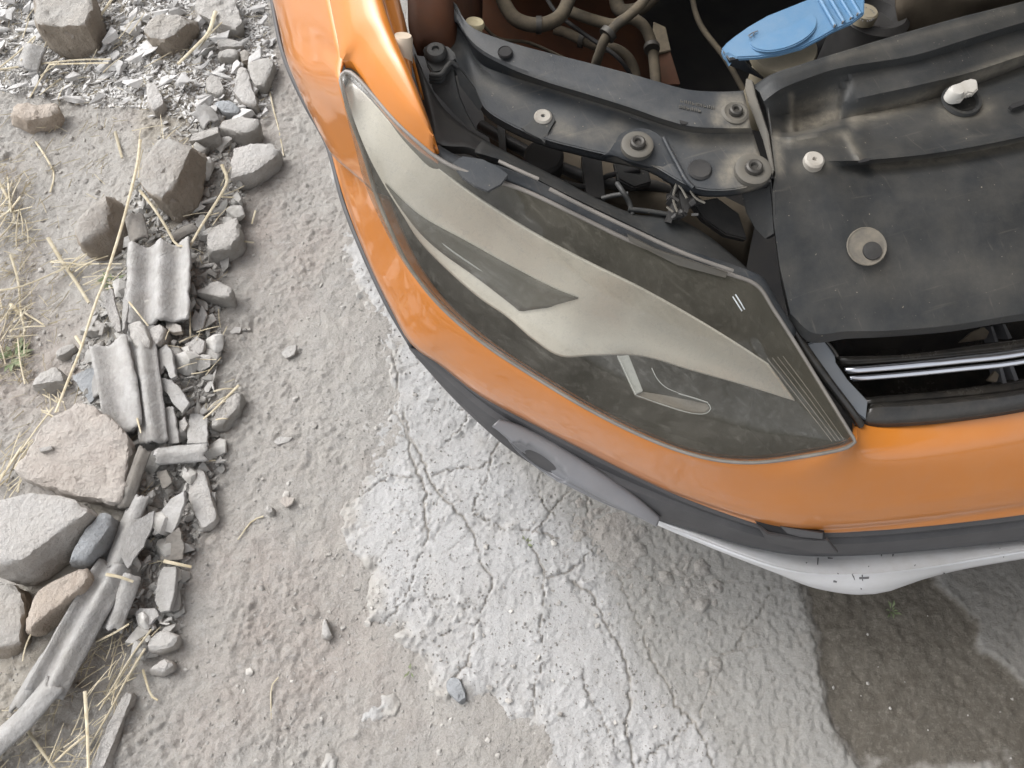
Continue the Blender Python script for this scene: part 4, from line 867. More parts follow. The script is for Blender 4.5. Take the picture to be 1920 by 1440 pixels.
# ---- grey support bracket across the bay
sb_T = [(765, 22, .858), (800, 8, .862), (842, -6, .868), (856, 14, .870), (884, 50, .868), (946, 76, .866), (1020, 97, .865), (1100, 117, .864), (1180, 138, .863), (1240, 155, .862), (1290, 168, .861), (1350, 172, .861), (1394, 170, .861)]
sb_1 = [(775, 60, .856), (815, 50, .858), (852, 40, .862), (868, 60, .862), (893, 92, .858), (950, 125, .856), (1020, 152, .855), (1100, 176, .854), (1180, 201, .853), (1240, 222, .852), (1292, 236, .852), (1350, 240, .852), (1408, 240, .852)]
sb_2 = [(778, 66, .854), (817, 58, .854), (855, 50, .850), (874, 72, .845), (900, 118, .836), (955, 142, .834), (1022, 163, .833), (1100, 187, .832), (1180, 212, .831), (1240, 233, .831), (1293, 248, .832), (1350, 251, .834), (1412, 250, .836)]
sb_3 = [(790, 96, .850), (822, 92, .848), (858, 98, .842), (880, 128, .834), (908, 170, .828), (958, 198, .826), (1024, 226, .825), (1090, 245, .825), (1170, 262, .825), (1240, 285, .826), (1300, 312, .828), (1360, 320, .83), (1432, 310, .834)]
sb_B = [(800, 112, .846), (825, 112, .844), (860, 126, .838), (884, 158, .83), (908, 202, .824), (960, 236, .822), (1024, 262, .821), (1080, 277, .82), (1140, 291, .82), (1215, 308, .822), (1300, 352, .825), (1365, 357, .827), (1446, 340, .832)]
brk = loft('support_bracket', [shift(sb_T, 0, .002, -.018), shift(sb_T, 0, .0005, -.001), sb_T, between(sb_T, sb_1, .5, .0015), sb_1, sb_2, between(sb_2, sb_3, .5, -.0005), sb_3, sb_B, shift(sb_B, 0, .001, -.001), shift(sb_B, 0, .004, -.016)], M['plastic_blue'], car, n=110, across=3, thick=.002, smooth=30)
# raised pod round the middle bolt
POD = [(1124, 293, .824), (1140, 285, .828), (1152, 268, .834), (1162, 252, .837), (1180, 243, .838), (1205, 240, .838), (1228, 248, .838), (1244, 262, .836), (1256, 282, .832), (1270, 310, .826), (1262, 322, .822), (1240, 318, .82), (1190, 305, .822), (1150, 292, .822)]
prism('bolt_pod', POD, M['plastic_blue'], brk, thick=.018, bevel=.003, n=60)
tube('bracket_rib', [(1244, 258, .838), (1256, 282, .834), (1270, 308, .830), (1288, 340, .828), (1300, 352, .826)], .0028, M['plastic_blue'], brk, sides=8, n=24)
def bolt(px, py, z, r_px, parent, kind='bolt', axis=Vector((0, -.08, 1))):
    k = PX(px, py, z); r_ = r_px * k; p = P(px, py, z)
    if kind == 'bolt':
        o = lathe('washer', [(.0001, .002), (r_ * .55, .002), (r_ * .8, .0032), (r_, .0015), (r_ * 1.02, -.004)], p, M['washer'], parent, axis)
        lathe('bolt', [(.0001, .0045), (r_ * .16, .0045), (r_ * .22, .0075), (r_ * .36, .0082), (r_ * .46, .0068), (r_ * .50, .001)], p, M['bolt'], parent, axis, seg=18)
    elif kind == 'plug':
        lathe('plastic_plug', [(.0001, .0015), (r_ * .18, .0015), (r_ * .24, .005), (r_ * .8, .0055), (r_, .0035), (r_ * 1.03, -.004)], p, M['plug'], parent, axis)
    elif kind == 'recess':
        lathe('screw_recess', [(r_ * 1.04, .0004), (r_ * 1.0, .0012), (r_ * .95, .0008), (r_ * .88, .0004), (r_ * .3, .0002), (.0001, .0002)], p, M['seat'], parent, axis)
bolt(820, 52, .860, 21, brk); bolt(1378, 212, .856, 26, brk); bolt(1195, 272, .838, 30, brk); bolt(1412, 318, .836, 34, brk)
bolt(1018, 222, .826, 17, brk, 'plug')
lathe('bracket_hole', [(.0001, .0006), (.0072, .0006), (.0078, .0014), (.0086, .0004), (.0088, -.002)], P(947, 97, .8665), M['void'], brk, axis=Vector((0, -.1, 1)))
lathe('bracket_hole', [(.0001, .0008), (.0055, .0008), (.006, -.002)], P(1283, 226, .8535), M['void'], brk, axis=Vector((0, -.1, 1)))
lathe('bracket_dimple', [(.0001, .0008), (.012, .001), (.014, -.002)], P(1313, 316, .8315), M['plastic_dark'], brk, axis=Vector((0, -.1, 1)))
# moulded raised marks (too small to read in the photograph)
bm = bmesh.new()
for row, y0 in enumerate((0, 1)):
    for k in range(9):
        if row and k > 5: continue
        x_, y_ = 1276 + 7.2 * k - row * 3, 186 + 1.5 * k + row * 10
        for dx, dy, ww, hh in ((0, 0, 1, 6), (3.4, 0, 1, 6)) if (k + row) % 3 else ((0, 0, 1, 6), (2, 2.5, 3, 1)):
            q4 = [P(x_ + dx, y_ + dy, .8605), P(x_ + dx + ww, y_ + dy, .8605), P(x_ + dx + ww, y_ + dy + hh, .8585), P(x_ + dx, y_ + dy + hh, .8585)]
            bm.faces.new([bm.verts.new(v + Vector((0, 0, -.0008))) for v in q4])
me = bpy.data.meshes.new('moulded_mark'); bm.to_mesh(me); bm.free(); face_cam(me); o = link('moulded_mark', me, M['washer'], brk, 0)
sm = o.modifiers.new('thickness', 'SOLIDIFY'); sm.thickness = .0015; sm.offset = 1
# torn tab under the plug
prism('torn_tab', [(996, 226, .828), (1004, 212, .83), (1034, 208, .83), (1042, 226, .828), (1030, 246, .825), (1022, 272, .815), (1014, 262, .82), (985, 248, .822), (976, 240, .824)], M['plastic'], brk, thick=.006, bevel=.0012)
# ---- corner bracket with bellows, left end
cb = prism('corner_bracket', [(792, 88, .872), (812, 82, .874), (840, 86, .874), (852, 98, .872), (856, 112, .868), (846, 118, .866), (832, 134, .862), (812, 138, .862), (800, 118, .868)], M['plastic'], car, thick=.012, bevel=.002)
bolt(816, 98, .8745, 15, cb, 'plug2'); lathe('boss', [(.0001, .002), (.0035, .002), (.0045, .005), (.010, .0045), (.013, .001), (.0132, -.003)], P(817, 97, .874), M['plastic'], cb, axis=Vector((0, -.1, 1)))
for dz, dy in ((0, 0), (-.006, 6), (-.012, 12)):
    tube('bellows_fold', [(806, 140 + dy, .862 + dz), (826, 140 + dy, .864 + dz), (836, 128 + dy, .866 + dz), (846, 118 + dy, .867 + dz), (858, 126 + dy, .862 + dz)], .0032, M['plastic'], cb, sides=8, n=20)
prism('bracket_fin', [(806, 150, .852), (848, 124, .862), (860, 180, .848), (876, 216, .835), (893, 246, .822), (880, 242, .822), (840, 200, .834), (812, 170, .845)], M['plastic'], cb, thick=.004)
prism('bracket_fin', [(852, 122, .862), (862, 130, .860), (890, 166, .846), (904, 200, .828), (898, 208, .824), (876, 178, .838), (862, 160, .848)], M['plastic'], cb, thick=.004)
loft('wing_bracket', [[(776, 100, .855), (800, 150, .85), (830, 200, .84), (868, 235, .832), (910, 262, .824), (950, 285, .82)], [(790, 190, .835), (805, 225, .84), (822, 268, .85), (850, 272, .85), (880, 274, .848), (930, 300, .84)], [(795, 200, .80), (806, 240, .82), (822, 282, .84), (850, 288, .84), (880, 290, .84), (930, 318, .83)]], M['plastic_dark'], car, n=30, across=5)
# ---- panel between lamp and bracket
loft('lamp_carrier', [[(905, 262, .838), (960, 290, .832), (1040, 330, .82), (1120, 372, .806), (1195, 402, .795), (1255, 405, .79), (1310, 430, .78), (1370, 475, .765), (1420, 520, .745)], [(890, 285, .85), (950, 304, .846), (1030, 348, .834), (1120, 392, .816), (1200, 430, .80), (1270, 462, .79), (1340, 490, .782), (1400, 515, .77), (1440, 545, .755)], [(900, 300, .83), (960, 330, .82), (1050, 380, .80), (1130, 420, .79), (1210, 455, .78), (1280, 490, .77), (1340, 510, .76), (1400, 530, .75), (1450, 570, .73)]], M['plastic'], car, n=50, across=4)
loft('crossmember', [[(900, 190, .70), (1000, 250, .70), (1110, 290, .70), (1260, 330, .70), (1340, 360, .69), (1420, 400, .68)], [(920, 270, .69), (1030, 320, .69), (1120, 370, .69), (1240, 400, .69), (1320, 450, .66), (1400, 500, .62)], [(930, 300, .60), (1030, 380, .60), (1120, 430, .60), (1240, 460, .60), (1320, 500, .58), (1400, 540, .55)]], M['beam'], car, n=40, across=4)
tube('gap_hose', [(900, 235, .72), (990, 285, .72), (1080, 325, .71), (1150, 345, .71), (1230, 350, .70), (1330, 400, .66)], .008, M['plastic_dark'], car, sides=10, n=40)
tube('gap_cable', [(930, 280, .74), (1010, 322, .735), (1100, 350, .73), (1140, 330, .73), (1200, 318, .74)], .0035, M['void'], car, sides=8, n=40)
prism('gap_bracket', [(1150, 300, .74), (1215, 312, .74), (1222, 342, .735), (1190, 352, .735), (1158, 336, .735)], M['plastic'], car, thick=.012, bevel=.002)
prism('gap_bracket', [(1296, 380, .76), (1345, 370, .765), (1386, 400, .755), (1402, 450, .74), (1360, 440, .745), (1318, 410, .755)], M['plastic_dark'], car, thick=.015, bevel=.002)
prism('gap_rib', [(930, 210, .745), (945, 215, .745), (950, 300, .73), (938, 300, .73)], M['plastic_dark'], car, thick=.03)
prism('gap_rib', [(1090, 290, .745), (1128, 298, .745), (1135, 372, .73), (1100, 368, .73)], M['plastic_dark'], car, thick=.03)
lathe('rubber_stop', [(.0001, .0), (.022, .0), (.026, -.004), (.026, -.03), (.018, -.04)], P(1020, 290, .75), M['void'], car, axis=Vector((0, -.1, 1)))
# small cross-shaped clip and the broken black clip beside it
cc = tube('cross_clip', [(1128, 372, .80), (1152, 366, .805), (1178, 363, .81)], .0028, M['plastic'], car, sides=8, n=8)
tube('cross_clip_arm', [(1157, 344, .81), (1168, 360, .812), (1180, 380, .802), (1186, 402, .795)], .0032, M['plastic'], cc, sides=8, n=10)
tube('cross_clip_arm', [(1178, 392, .80), (1215, 396, .798), (1250, 402, .795)], .003, M['plastic'], cc, sides=8, n=10)
bm = bmesh.new(); rg = random.Random(4)
for k in range(26):
    px, py = rg.uniform(1255, 1305), rg.uniform(335, 405)
    if (px - 1250) > (py - 320) * 1.2: px -= 20
    c = P(px, py, .80 + rg.uniform(-.01, .012)); s = rg.uniform(.004, .011)
    m4 = Matrix.Translation(c) @ Matrix.Rotation(rg.uniform(0, 6), 4, Vector((rg.uniform(-1, 1), rg.uniform(-1, 1), rg.uniform(-1, 1))).normalized()) @ Matrix.Diagonal((s, s * rg.uniform(.3, .7), s * .25, 1))
    bmesh.ops.create_cube(bm, size=2.0, matrix=m4)
me = bpy.data.meshes.new('broken_clip'); bm.to_mesh(me); bm.free(); bc = link('broken_clip', me, M['plastic_dark'], car, 0)
for pts in ([(1262, 336), (1275, 350), (1288, 372)], [(1268, 345), (1262, 372), (1270, 398)], [(1290, 350), (1305, 372), (1322, 381)], [(1250, 388), (1262, 398)]):
    tube('torn_edge', [(a, b, .815) for a, b in pts], .0013, M['washer'], bc, sides=5, n=10)
prism('broken_fin', [(1270, 348, .808), (1300, 360, .806), (1323, 381, .80), (1300, 386, .80), (1280, 400, .80)], M['plastic_dark'], bc, thick=.003)

# ---- radiator cover (dusty black panel with pockets)
rc_L = [
 [(1410, 162, .838), (1445, 140, .850), (1500, 121, .853), (1560, 102, .855), (1700, 60, .856), (1800, 32, .856), (1920, 2, .856), (2150, -60, .856), (2600, -190, .856)],
 [(1424, 172, .844), (1452, 152, .852), (1505, 133, .854), (1566, 112, .855), (1705, 72, .855), (1805, 45, .855), (1922, 14, .855), (2150, -46, .855), (2600, -176, .855)],
 [(1432, 190, .842), (1462, 168, .850), (1510, 148, .851), (1572, 128, .851), (1712, 104, .851), (1812, 74, .851), (1925, 40, .851), (2150, -18, .851), (2600, -148, .851)],
 [(1436, 200, .836), (1466, 178, .838), (1512, 158, .838), (1576, 142, .838), (1716, 116, .838), (1816, 86, .838), (1926, 52, .838), (2150, -6, .838), (2600, -136, .838)],
 [(1440, 222, .832), (1476, 214, .806), (1520, 204, .804), (1582, 190, .822), (1720, 160, .834), (1822, 135, .830), (1930, 100, .830), (2150, 42, .830), (2600, -90, .830)],
 [(1443, 246, .832), (1484, 248, .806), (1526, 240, .806), (1584, 222, .806), (1724, 192, .806), (1828, 160, .806), (1934, 120, .806), (2150, 62, .816), (2600, -70, .816)],
 [(1446, 258, .834), (1487, 256, .836), (1530, 248, .835), (1582, 238, .818), (1728, 215, .822), (1832, 190, .822), (1936, 160, .822), (2150, 100, .822), (2600, -30, .822)],
 [(1450, 292, .832), (1490, 290, .830), (1540, 286, .829), (1600, 290, .824), (1735, 278, .822), (1838, 264, .822), (1938, 244, .822), (2150, 200, .822), (2600, 70, .822)],
 [(1452, 310, .831), (1494, 306, .828), (1544, 302, .827), (1606, 301, .823), (1738, 289, .821), (1840, 272, .821), (1938, 252, .821), (2150, 208, .821), (2600, 78, .821)],
 [(1454, 322, .83), (1496, 318, .826), (1548, 314, .824), (1610, 310, .803), (1740, 298, .800), (1842, 282, .800), (1938, 262, .800), (2150, 220, .808), (2600, 90, .808)],
 [(1448, 362, .824), (1500, 350, .820), (1560, 344, .816), (1630, 336, .806), (1750, 326, .804), (1850, 312, .804), (1938, 296, .804), (2150, 252, .804), (2600, 122, .804)],
 [(1450, 410, .808), (1506, 405, .806), (1570, 400, .804), (1640, 395, .798), (1760, 380, .797), (1860, 366, .797), (1940, 352, .797), (2150, 310, .797), (2600, 180, .797)],
 [(1462, 500, .778), (1520, 498, .776), (1580, 495, .775), (1650, 490, .773), (1770, 478, .772), (1870, 464, .772), (1942, 450, .772), (2150, 410, .772), (2600, 280, .772)],
 [(1482, 588, .745), (1524, 624, .735), (1590, 621, .732), (1660, 620, .730), (1780, 610, .730), (1880, 594, .730), (1944, 584, .730), (2150, 545, .730), (2600, 415, .730)],
 [(1480, 596, .738), (1515, 640, .722), (1590, 635, .718), (1660, 632, .716), (1780, 622, .716), (1880, 606, .716), (1944, 597, .716), (2150, 558, .716), (2600, 428, .716)],
 [(1482, 596, .70), (1517, 638, .69), (1592, 630, .69), (1660, 626, .69), (1780, 616, .69), (1880, 600, .69), (1944, 591, .69), (2150, 552, .69), (2600, 422, .69)]]
rcv = [spline(V3(l), 8 * 9 + 1) if False else arc_param(l, [0, 1, 3, 6, 8], [12, 30, 56, 30]) for l in rc_L]
rr = []
for j in range(len(rcv) - 1):
    for k in range(4): rr.append([a.lerp(b, k / 4) for a, b in zip(rcv[j], rcv[j + 1])])
rr.append(rcv[-1])
left = [[outp + Vector((.012, .0, -.035)) for outp in [r_[0]]][0] for r_ in rr]
rr = [[l0, r_[0].lerp(l0, .03)] + r_ for l0, r_ in zip(left, rr)]
me = rows_mesh('radiator_cover', rr); face_cam(me); rc = link('radiator_cover', me, M['plastic'], car, 22)
def emboss(o, zones, pockets):
    me = o.data; n = len(me.vertices); a = np.empty(n * 3, np.float32); me.vertices.foreach_get('co', a); a = a.reshape(-1, 3).astype(float)
    y, z = a[:, 1], a[:, 2] - CAM_H; d = y * ST - z * CT; px = 960 + FPX * a[:, 0] / d; py = 720 - FPX * (y * CT + z * ST) / d
    m = np.zeros(n)
    for pts, wd, k in zones: m += k * np.exp(-(seg_dist(px, py, pts) / wd) ** 2)
    for pts, soft, k in pockets: m -= k * sstep(-soft, soft, sdf(px, py, pts))
    v = np.array(CAMP) - a; v /= np.linalg.norm(v, axis=1)[:, None]
    a += v * m[:, None]; me.vertices.foreach_set('co', a.astype(np.float32).ravel()); me.update()
emboss(rc, [([(1592, 262), (1604, 284), (1613, 300)], 7, .004), ([(1484, 262), (1540, 257), (1580, 243)], 6, .0035), ([(1476, 172), (1480, 206), (1486, 246)], 5, .003), ([(1460, 345), (1700, 336), (1920, 296)], 5, .0012)],
       [([(1488, 186), (1530, 166), (1592, 150), (1580, 178), (1572, 206), (1568, 232), (1530, 244), (1494, 250)], 7, .012), ([(1618, 215), (1760, 185), (1925, 128), (2100, 70), (2100, 140), (1925, 235), (1760, 272), (1628, 288)], 14, .006)])
rc.data.set_sharp_from_angle(angle=R(40))
sm = rc.modifiers.new('thickness', 'SOLIDIFY'); sm.thickness = .0025; sm.offset = -1
bolt(1525, 303, .829, 19, rc, 'plug'); bolt(1625, 462, .786, 36, rc, 'recess', Vector((-.05, -.35, 1)))
lathe('screw_recess_core', [(.0001, .0012), (.006, .0012), (.0105, .0006), (.011, -.001)], P(1636, 470, .786), M['plastic_dark'], rc, axis=Vector((-.05, -.35, 1)))
# white quarter-turn clip in its round seat
lathe('clip_seat', [(.024, -.002), (.0225, .0022), (.019, .0022), (.0175, -.002), (.0001, -.002)], P(1804, 187, .8235), M['plastic'], rc, axis=Vector((0, -.1, 1)))
clip = prism('white_clip', [(1778, 164, .838), (1790, 158, .84), (1806, 152, .842), (1822, 146, .842), (1833, 148, .842), (1835, 166, .84), (1826, 176, .838), (1816, 174, .838), (1806, 186, .836), (1792, 188, .836), (1780, 180, .836)], M['white'], rc, thick=.010, bevel=.002)
lathe('clip_barrel', [(.0001, .007), (.007, .0065), (.0085, .004), (.0085, -.010)], P(1791, 174, .838), M['white'], rc, axis=Vector((.05, -.1, 1)))
prism('cover_slot', [(1893, 199, .8265), (1898, 194, .8265), (1960, 174, .8265), (1962, 182, .8265), (1899, 203, .8265)], M['void'], rc, thick=.004)
prism('cover_slot', [(1608, 302, .8265), (1622, 297, .8265), (1634, 297, .8265), (1630, 301, .8255), (1612, 305, .8255)], M['void'], rc, thick=.003)
def add_dust(o, zones):
    me = o.data; n = len(me.vertices); a = np.empty(n * 3, np.float32); me.vertices.foreach_get('co', a); a = a.reshape(-1, 3).astype(float)
    y, z = a[:, 1], a[:, 2] - CAM_H; d = y * ST - z * CT; px = 960 + FPX * a[:, 0] / d; py = 720 - FPX * (y * CT + z * ST) / d
    m = np.zeros(n)
    for pts, wd, k in zones: m = np.maximum(m, .75 * k * np.exp(-(seg_dist(px, py, pts) / wd) ** 2))
    at = me.attributes.new('dustmask', 'FLOAT', 'POINT'); at.data.foreach_set('value', m.astype(np.float32))
add_dust(rc, [([(1600, 224), (1700, 196), (1780, 165), (1925, 108)], 13, .85), ([(1640, 313), (1760, 300), (1925, 268)], 7, .8), ([(1490, 236), (1530, 228), (1562, 216)], 15, 1.3), ([(1496, 208), (1560, 184)], 15, .8), ([(1484, 180), (1488, 240)], 5, .9), ([(1770, 215), (1850, 205)], 16, .5),
  ([(1455, 250), (1462, 320)], 9, .6), ([(1470, 268), (1540, 262), (1590, 250)], 7, .6), ([(1590, 262), (1612, 298)], 8, .5), ([(1500, 315), (1550, 312)], 14, .35), ([(1560, 112), (1900, 20)], 8, .2), ([(1600, 500), (1900, 520)], 40, .12)])
add_dust(brk, [([(1165, 288), (1195, 300), (1232, 294)], 17, 1.1), ([(1360, 335), (1380, 300), (1420, 285), (1445, 320), (1400, 350)], 15, .9), ([(1300, 262), (1420, 262)], 14, .5), ([(1345, 225), (1360, 190), (1400, 190), (1410, 235), (1370, 242)], 12, .9), ([(960, 140), (1200, 216), (1290, 246), (1410, 247)], 6, .45), ([(1420, 260), (1440, 330)], 12, .7),
  ([(1040, 236), (1070, 246)], 14, .5), ([(1100, 255), (1160, 240)], 18, .3), ([(820, 60), (850, 90)], 20, .35), ([(900, 150), (960, 185)], 14, .25)])
# white edge strip of the bracket end and strap next to the cover
prism('lock_carrier_end', [(1398, 146, .845), (1410, 150, .846), (1416, 178, .845), (1440, 250, .838), (1452, 320, .826), (1448, 330, .82), (1430, 262, .83), (1402, 190, .842), (1396, 168, .845)], M['washer'], car, thick=.01, bevel=.001)
prism('lock_carrier', [(1385, 345, .80), (1445, 335, .812), (1450, 380, .80), (1452, 440, .785), (1436, 450, .76), (1415, 430, .77), (1398, 400, .78)], M['plastic'], car, thick=.02, bevel=.002)

# ================================================================= RUBBLE along the left
def rock(name, label, cat, m, top, side, h, rough=.004, tilt=(0.0, 0.0), soft=2, step=.0085, group=None, sink=.015):
    """stone: traced upper face at height h, traced foot on the ground, broken surface"""
    c = [sum(v[i] for v in top) / len(top) for i in (0, 1)]
    pc = P(c[0], c[1], h); zg = gz(pc.x, pc.y)
    bm = bmesh.new(); s = sum(ord(ch) * (i + 1) for i, ch in enumerate(label)) % 1000; rg = random.Random(s)
    pts = []
    for a, b in top:
        p = P(a, b, zg + h); d = tilt[0] * (p.x - pc.x) + tilt[1] * (p.y - pc.y) + rg.uniform(-.06, .04) * h
        pts.append(P(a, b, zg + h + d))
    for v in pts: bm.verts.new(v)
    for a, b in side: bm.verts.new(P(a, b, zg + rg.uniform(.0, .16) * h))
    cc = sum(pts, Vector()) / len(pts)
    for v in pts: bm.verts.new((cc.x + (v.x - cc.x) * .9, cc.y + (v.y - cc.y) * .9, zg - sink))
    r = bmesh.ops.convex_hull(bm, input=bm.verts)
    for v in [v for v in bm.verts if not v.link_faces]: bm.verts.remove(v)
    for _ in range(4):
        es = [e for e in bm.edges if e.calc_length() > step * 1.6]
        if not es: break
        bmesh.ops.subdivide_edges(bm, edges=es, cuts=1); bmesh.ops.triangulate(bm, faces=[f for f in bm.faces if len(f.verts) > 3])
    for _ in range(soft): bmesh.ops.smooth_vert(bm, verts=bm.verts, factor=.5, use_axis_x=True, use_axis_y=True, use_axis_z=True)
    bm.normal_update()
    for v in bm.verts:
        q_ = v.co * 17 + Vector((s, s * .3, 0))
        n = mnoise.noise(q_) * 1.2 + mnoise.noise(q_ * 2.6) * .8 + mnoise.noise(q_ * 5.3) * .6 + mnoise.noise(q_ * 10) * .4
        # chipped strata: flat terraces broken along a slant
        t = mnoise.noise(v.co * 9 + Vector((0, s, 0))); n += (.9 if t > .18 else 0) - (.7 if t < -.22 else 0)
        v.co += v.normal * n * rough
    o_ = Vector((cc.x, cc.y, zg))
    for v in bm.verts: v.co -= o_
    bmesh.ops.recalc_face_normals(bm, faces=bm.faces)
    me = bpy.data.meshes.new(name); bm.to_mesh(me); bm.free()
    o = link(name, me, M[m], None, 32); o.location = o_
    return tag(o, label, cat, group)
def centred(o):
    """move the object's origin to the middle of its mesh"""
    me = o.data; n = len(me.vertices); a = np.empty(n * 3, np.float32); me.vertices.foreach_get('co', a); a = a.reshape(-1, 3); c = a.mean(0)
    me.vertices.foreach_set('co', (a - c).ravel()); me.update(); o.location = Vector(c.tolist()); return o
def shard(name, label, cat, m, outline, dz=.01, tilt=(0., 0.), thick=.006, group=None, bevel=.0008, n=None):
    c = [sum(v[i] for v in outline) / len(outline) for i in (0, 1)]
    pc = gp(c[0], c[1], dz); nv = Vector((-tilt[0], -tilt[1], 1)).normalized(); pts = []; rg = random.Random(int(c[0] * 7 + c[1]))
    for a, b in outline:
        q_ = P(a, b, 0); d = (q_ - CAMP); t = (pc - CAMP).dot(nv) / d.dot(nv); pts.append(CAMP + d * t)
    # ragged broken edge
    rag = []
    for i, p in enumerate(pts):
        nx = pts[(i + 1) % len(pts)]; L_ = (nx - p).length; rag.append(p)
        k = int(L_ / .012)
        s = (nx - p).normalized().cross(nv) if L_ > 1e-6 else Vector()
        for j in range(1, k + 1): rag.append(p.lerp(nx, j / (k + 1)) + s * rg.uniform(-.0016, .0016))
    o = prism(name, rag, M[m], None, thick, 30, bevel)
    return tag(centred(o), label, cat, group)
def corr(name, label, cat, m, axis, width, waves, amp=.008, thick=.006, group=None, phase=0.0, ragged=.006, tilt=0.0):
    """piece of corrugated sheet lying along a traced axis of (px, py, dz)"""
    pts = [gp(a, b, d) for a, b, d in axis]; n = max(14, int(sum((b - a).length for a, b in zip(pts, pts[1:])) / .007)); C = spline(pts, n)
    w_ = width * PX(axis[0][0], axis[0][1], 0.02); k = 12 * max(1, int(waves + .5)) + 1; V = []; F = []
    rg = random.Random(int(axis[0][0] * 3 + axis[0][1])); r0 = [rg.uniform(-1, 1) for _ in range(k)]; r1 = [rg.uniform(-1, 1) for _ in range(k)]
    r0 = [(r0[i - 1] + r0[i] + r0[(i + 1) % k]) / 2 for i in range(k)]; r1 = [(r1[i - 1] + r1[i] + r1[(i + 1) % k]) / 2 for i in range(k)]
    for i, p in enumerate(C):
        t = (C[min(i + 1, n - 1)] - C[max(i - 1, 0)]).normalized(); s = t.cross(Vector((0, 0, 1))).normalized(); u = s.cross(t)
        for j in range(k):
            f = j / (k - 1) - .5
            e = ragged * (r0[j] * max(0, 1 - i / 5) + r1[j] * max(0, 1 - (n - 1 - i) / 5))
            ed = (1 + .05 * mnoise.noise(Vector((i * .35, f * 9, axis[0][0]))))
            V.append(p + s * (f * w_ * ed) + u * (amp * math.cos(2 * math.pi * waves * f + phase) + tilt * f * w_ + .0012 * mnoise.noise(Vector((i * .3, j * .4, axis[0][1])))) + t * e)
    for i in range(n - 1):
        for j in range(k - 1): F.append((i * k + j, i * k + j + 1, (i + 1) * k + j + 1, (i + 1) * k + j))
    me = mesh(name, V, F); face_cam(me); o = link(name, me, M[m], None, 60)
    so_ = o.modifiers.new('thickness', 'SOLIDIFY'); so_.thickness = thick; so_.offset = -1
    return tag(centred(o), label, cat, group)
# --- the larger stones, one by one
STN = 'stone'
rock('stone', 'large rounded grey stone with a brown underside, farthest up the left edge', STN, 'stone_brown', [(62, -25), (170, -30), (172, 20), (160, 45), (110, 50), (72, 44)], [(60, 20), (80, 75), (105, 92), (140, 84), (168, 60)], .10)
rock('stone', 'reddish brown stone half buried in the grey dirt by the left edge', STN, 'stone_rust', [(22, 212), (32, 198), (70, 193), (108, 192), (112, 205), (95, 218), (45, 225)], [(25, 232), (60, 248), (100, 240), (114, 220)], .05)
rock('stone', 'grey stone with a tan right flank amid the small flakes above the long straw', STN, 'stone_brown', [(268, 55), (278, 38), (300, 26), (345, 28), (352, 42), (330, 62), (310, 72), (280, 70)], [(375, 38), (376, 58), (350, 76), (330, 82), (300, 84)], .06)
rock('stone', 'pale grey broken block with a hollow, near the top beside the orange wing', STN, 'stone_grey', [(366, 12), (372, -20), (430, -25), (448, 12), (455, 42), (442, 52), (408, 44), (398, 34), (376, 28)], [(368, 35), (400, 52), (440, 58)], .05)
rock('stone', 'big boulder with a bare grey top and an earthy brown side facing the car', STN, 'stone_brown', [(301, 256), (327, 262), (359, 277), (342, 297), (335, 327), (326, 350), (303, 372), (282, 361), (264, 342), (267, 305), (286, 267)], [(391, 290), (400, 305), (389, 322), (380, 350), (369, 393), (342, 406), (320, 400), (305, 386)], .10, rough=.0035, tilt=(-.12, .05))
rock('stone', 'tilted boulder with a smooth taupe face, left of the corrugated piece', STN, 'stone_brown', [(139, 432), (146, 410), (169, 389), (197, 369), (202, 395), (199, 419), (169, 442), (148, 457)], [(214, 372), (234, 387), (246, 451), (240, 465), (206, 492), (178, 480), (154, 470)], .09, rough=.003, tilt=(-.1, .1))
rock('stone', 'flat-topped grey stone beside the dirt track, right of the big brown boulder', STN, 'stone_pale', [(436, 275), (464, 270), (511, 270), (526, 281), (515, 294), (479, 320), (451, 328), (432, 334), (431, 305)], [(440, 345), (459, 351), (474, 338), (526, 294)], .05, rough=.003)
rock('stone', 'grey angular stone with a layered top, below the flat-topped one', STN, 'stone_grey', [(391, 429), (418, 418), (444, 406), (449, 425), (447, 446), (432, 462), (391, 474), (388, 451)], [(432, 476), (410, 500), (391, 498)], .06, rough=.0025)
rock('stone', 'thin grey plank of stone leaning on the block at its right', STN, 'stone_grey', [(354, 264), (361, 251), (408, 237), (409, 249), (372, 263)], [(356, 271), (372, 274), (411, 256)], .045, rough=.0015, soft=0)
rock('stone', 'squared grey block with a lit top, over the flat-topped stone', STN, 'stone_grey', [(410, 238), (414, 226), (450, 216), (487, 224), (483, 240), (458, 249), (430, 247)], [(412, 255), (436, 264), (458, 262), (480, 252)], .05, rough=.0015)
rock('stone', 'wedge-shaped stone with a pale top, right of the corrugated piece', STN, 'stone_grey', [(367, 547), (388, 534), (409, 525), (435, 540), (433, 555), (422, 559), (397, 546)], [(433, 562), (405, 572), (377, 568), (366, 556)], .045, rough=.002)
rock('stone', 'large cream pink slab of rough rock carrying a tiny grey brick chip', STN, 'stone_cream', [(30, 876), (47, 851), (81, 793), (105, 772), (150, 745), (169, 757), (210, 793), (240, 819), (236, 850), (243, 866), (231, 935), (222, 944), (156, 934), (112, 914), (47, 899), (37, 890)], [(248, 876), (234, 944), (225, 955), (156, 944), (112, 924), (47, 908), (26, 880)], .06, rough=.0045, tilt=(-.02, .08))
rock('stone', 'large smooth pale grey boulder cut by the left edge of the picture', STN, 'stone_pale', [(-60, 950), (0, 937), (52, 919), (105, 924), (142, 934), (166, 958), (130, 968), (93, 1000), (70, 1025), (40, 1050), (15, 1060), (-50, 1060)], [(174, 968), (152, 1012), (122, 1062), (90, 1092), (60, 1104), (30, 1097), (12, 1078)], .11, rough=.0025, tilt=(-.02, .06))
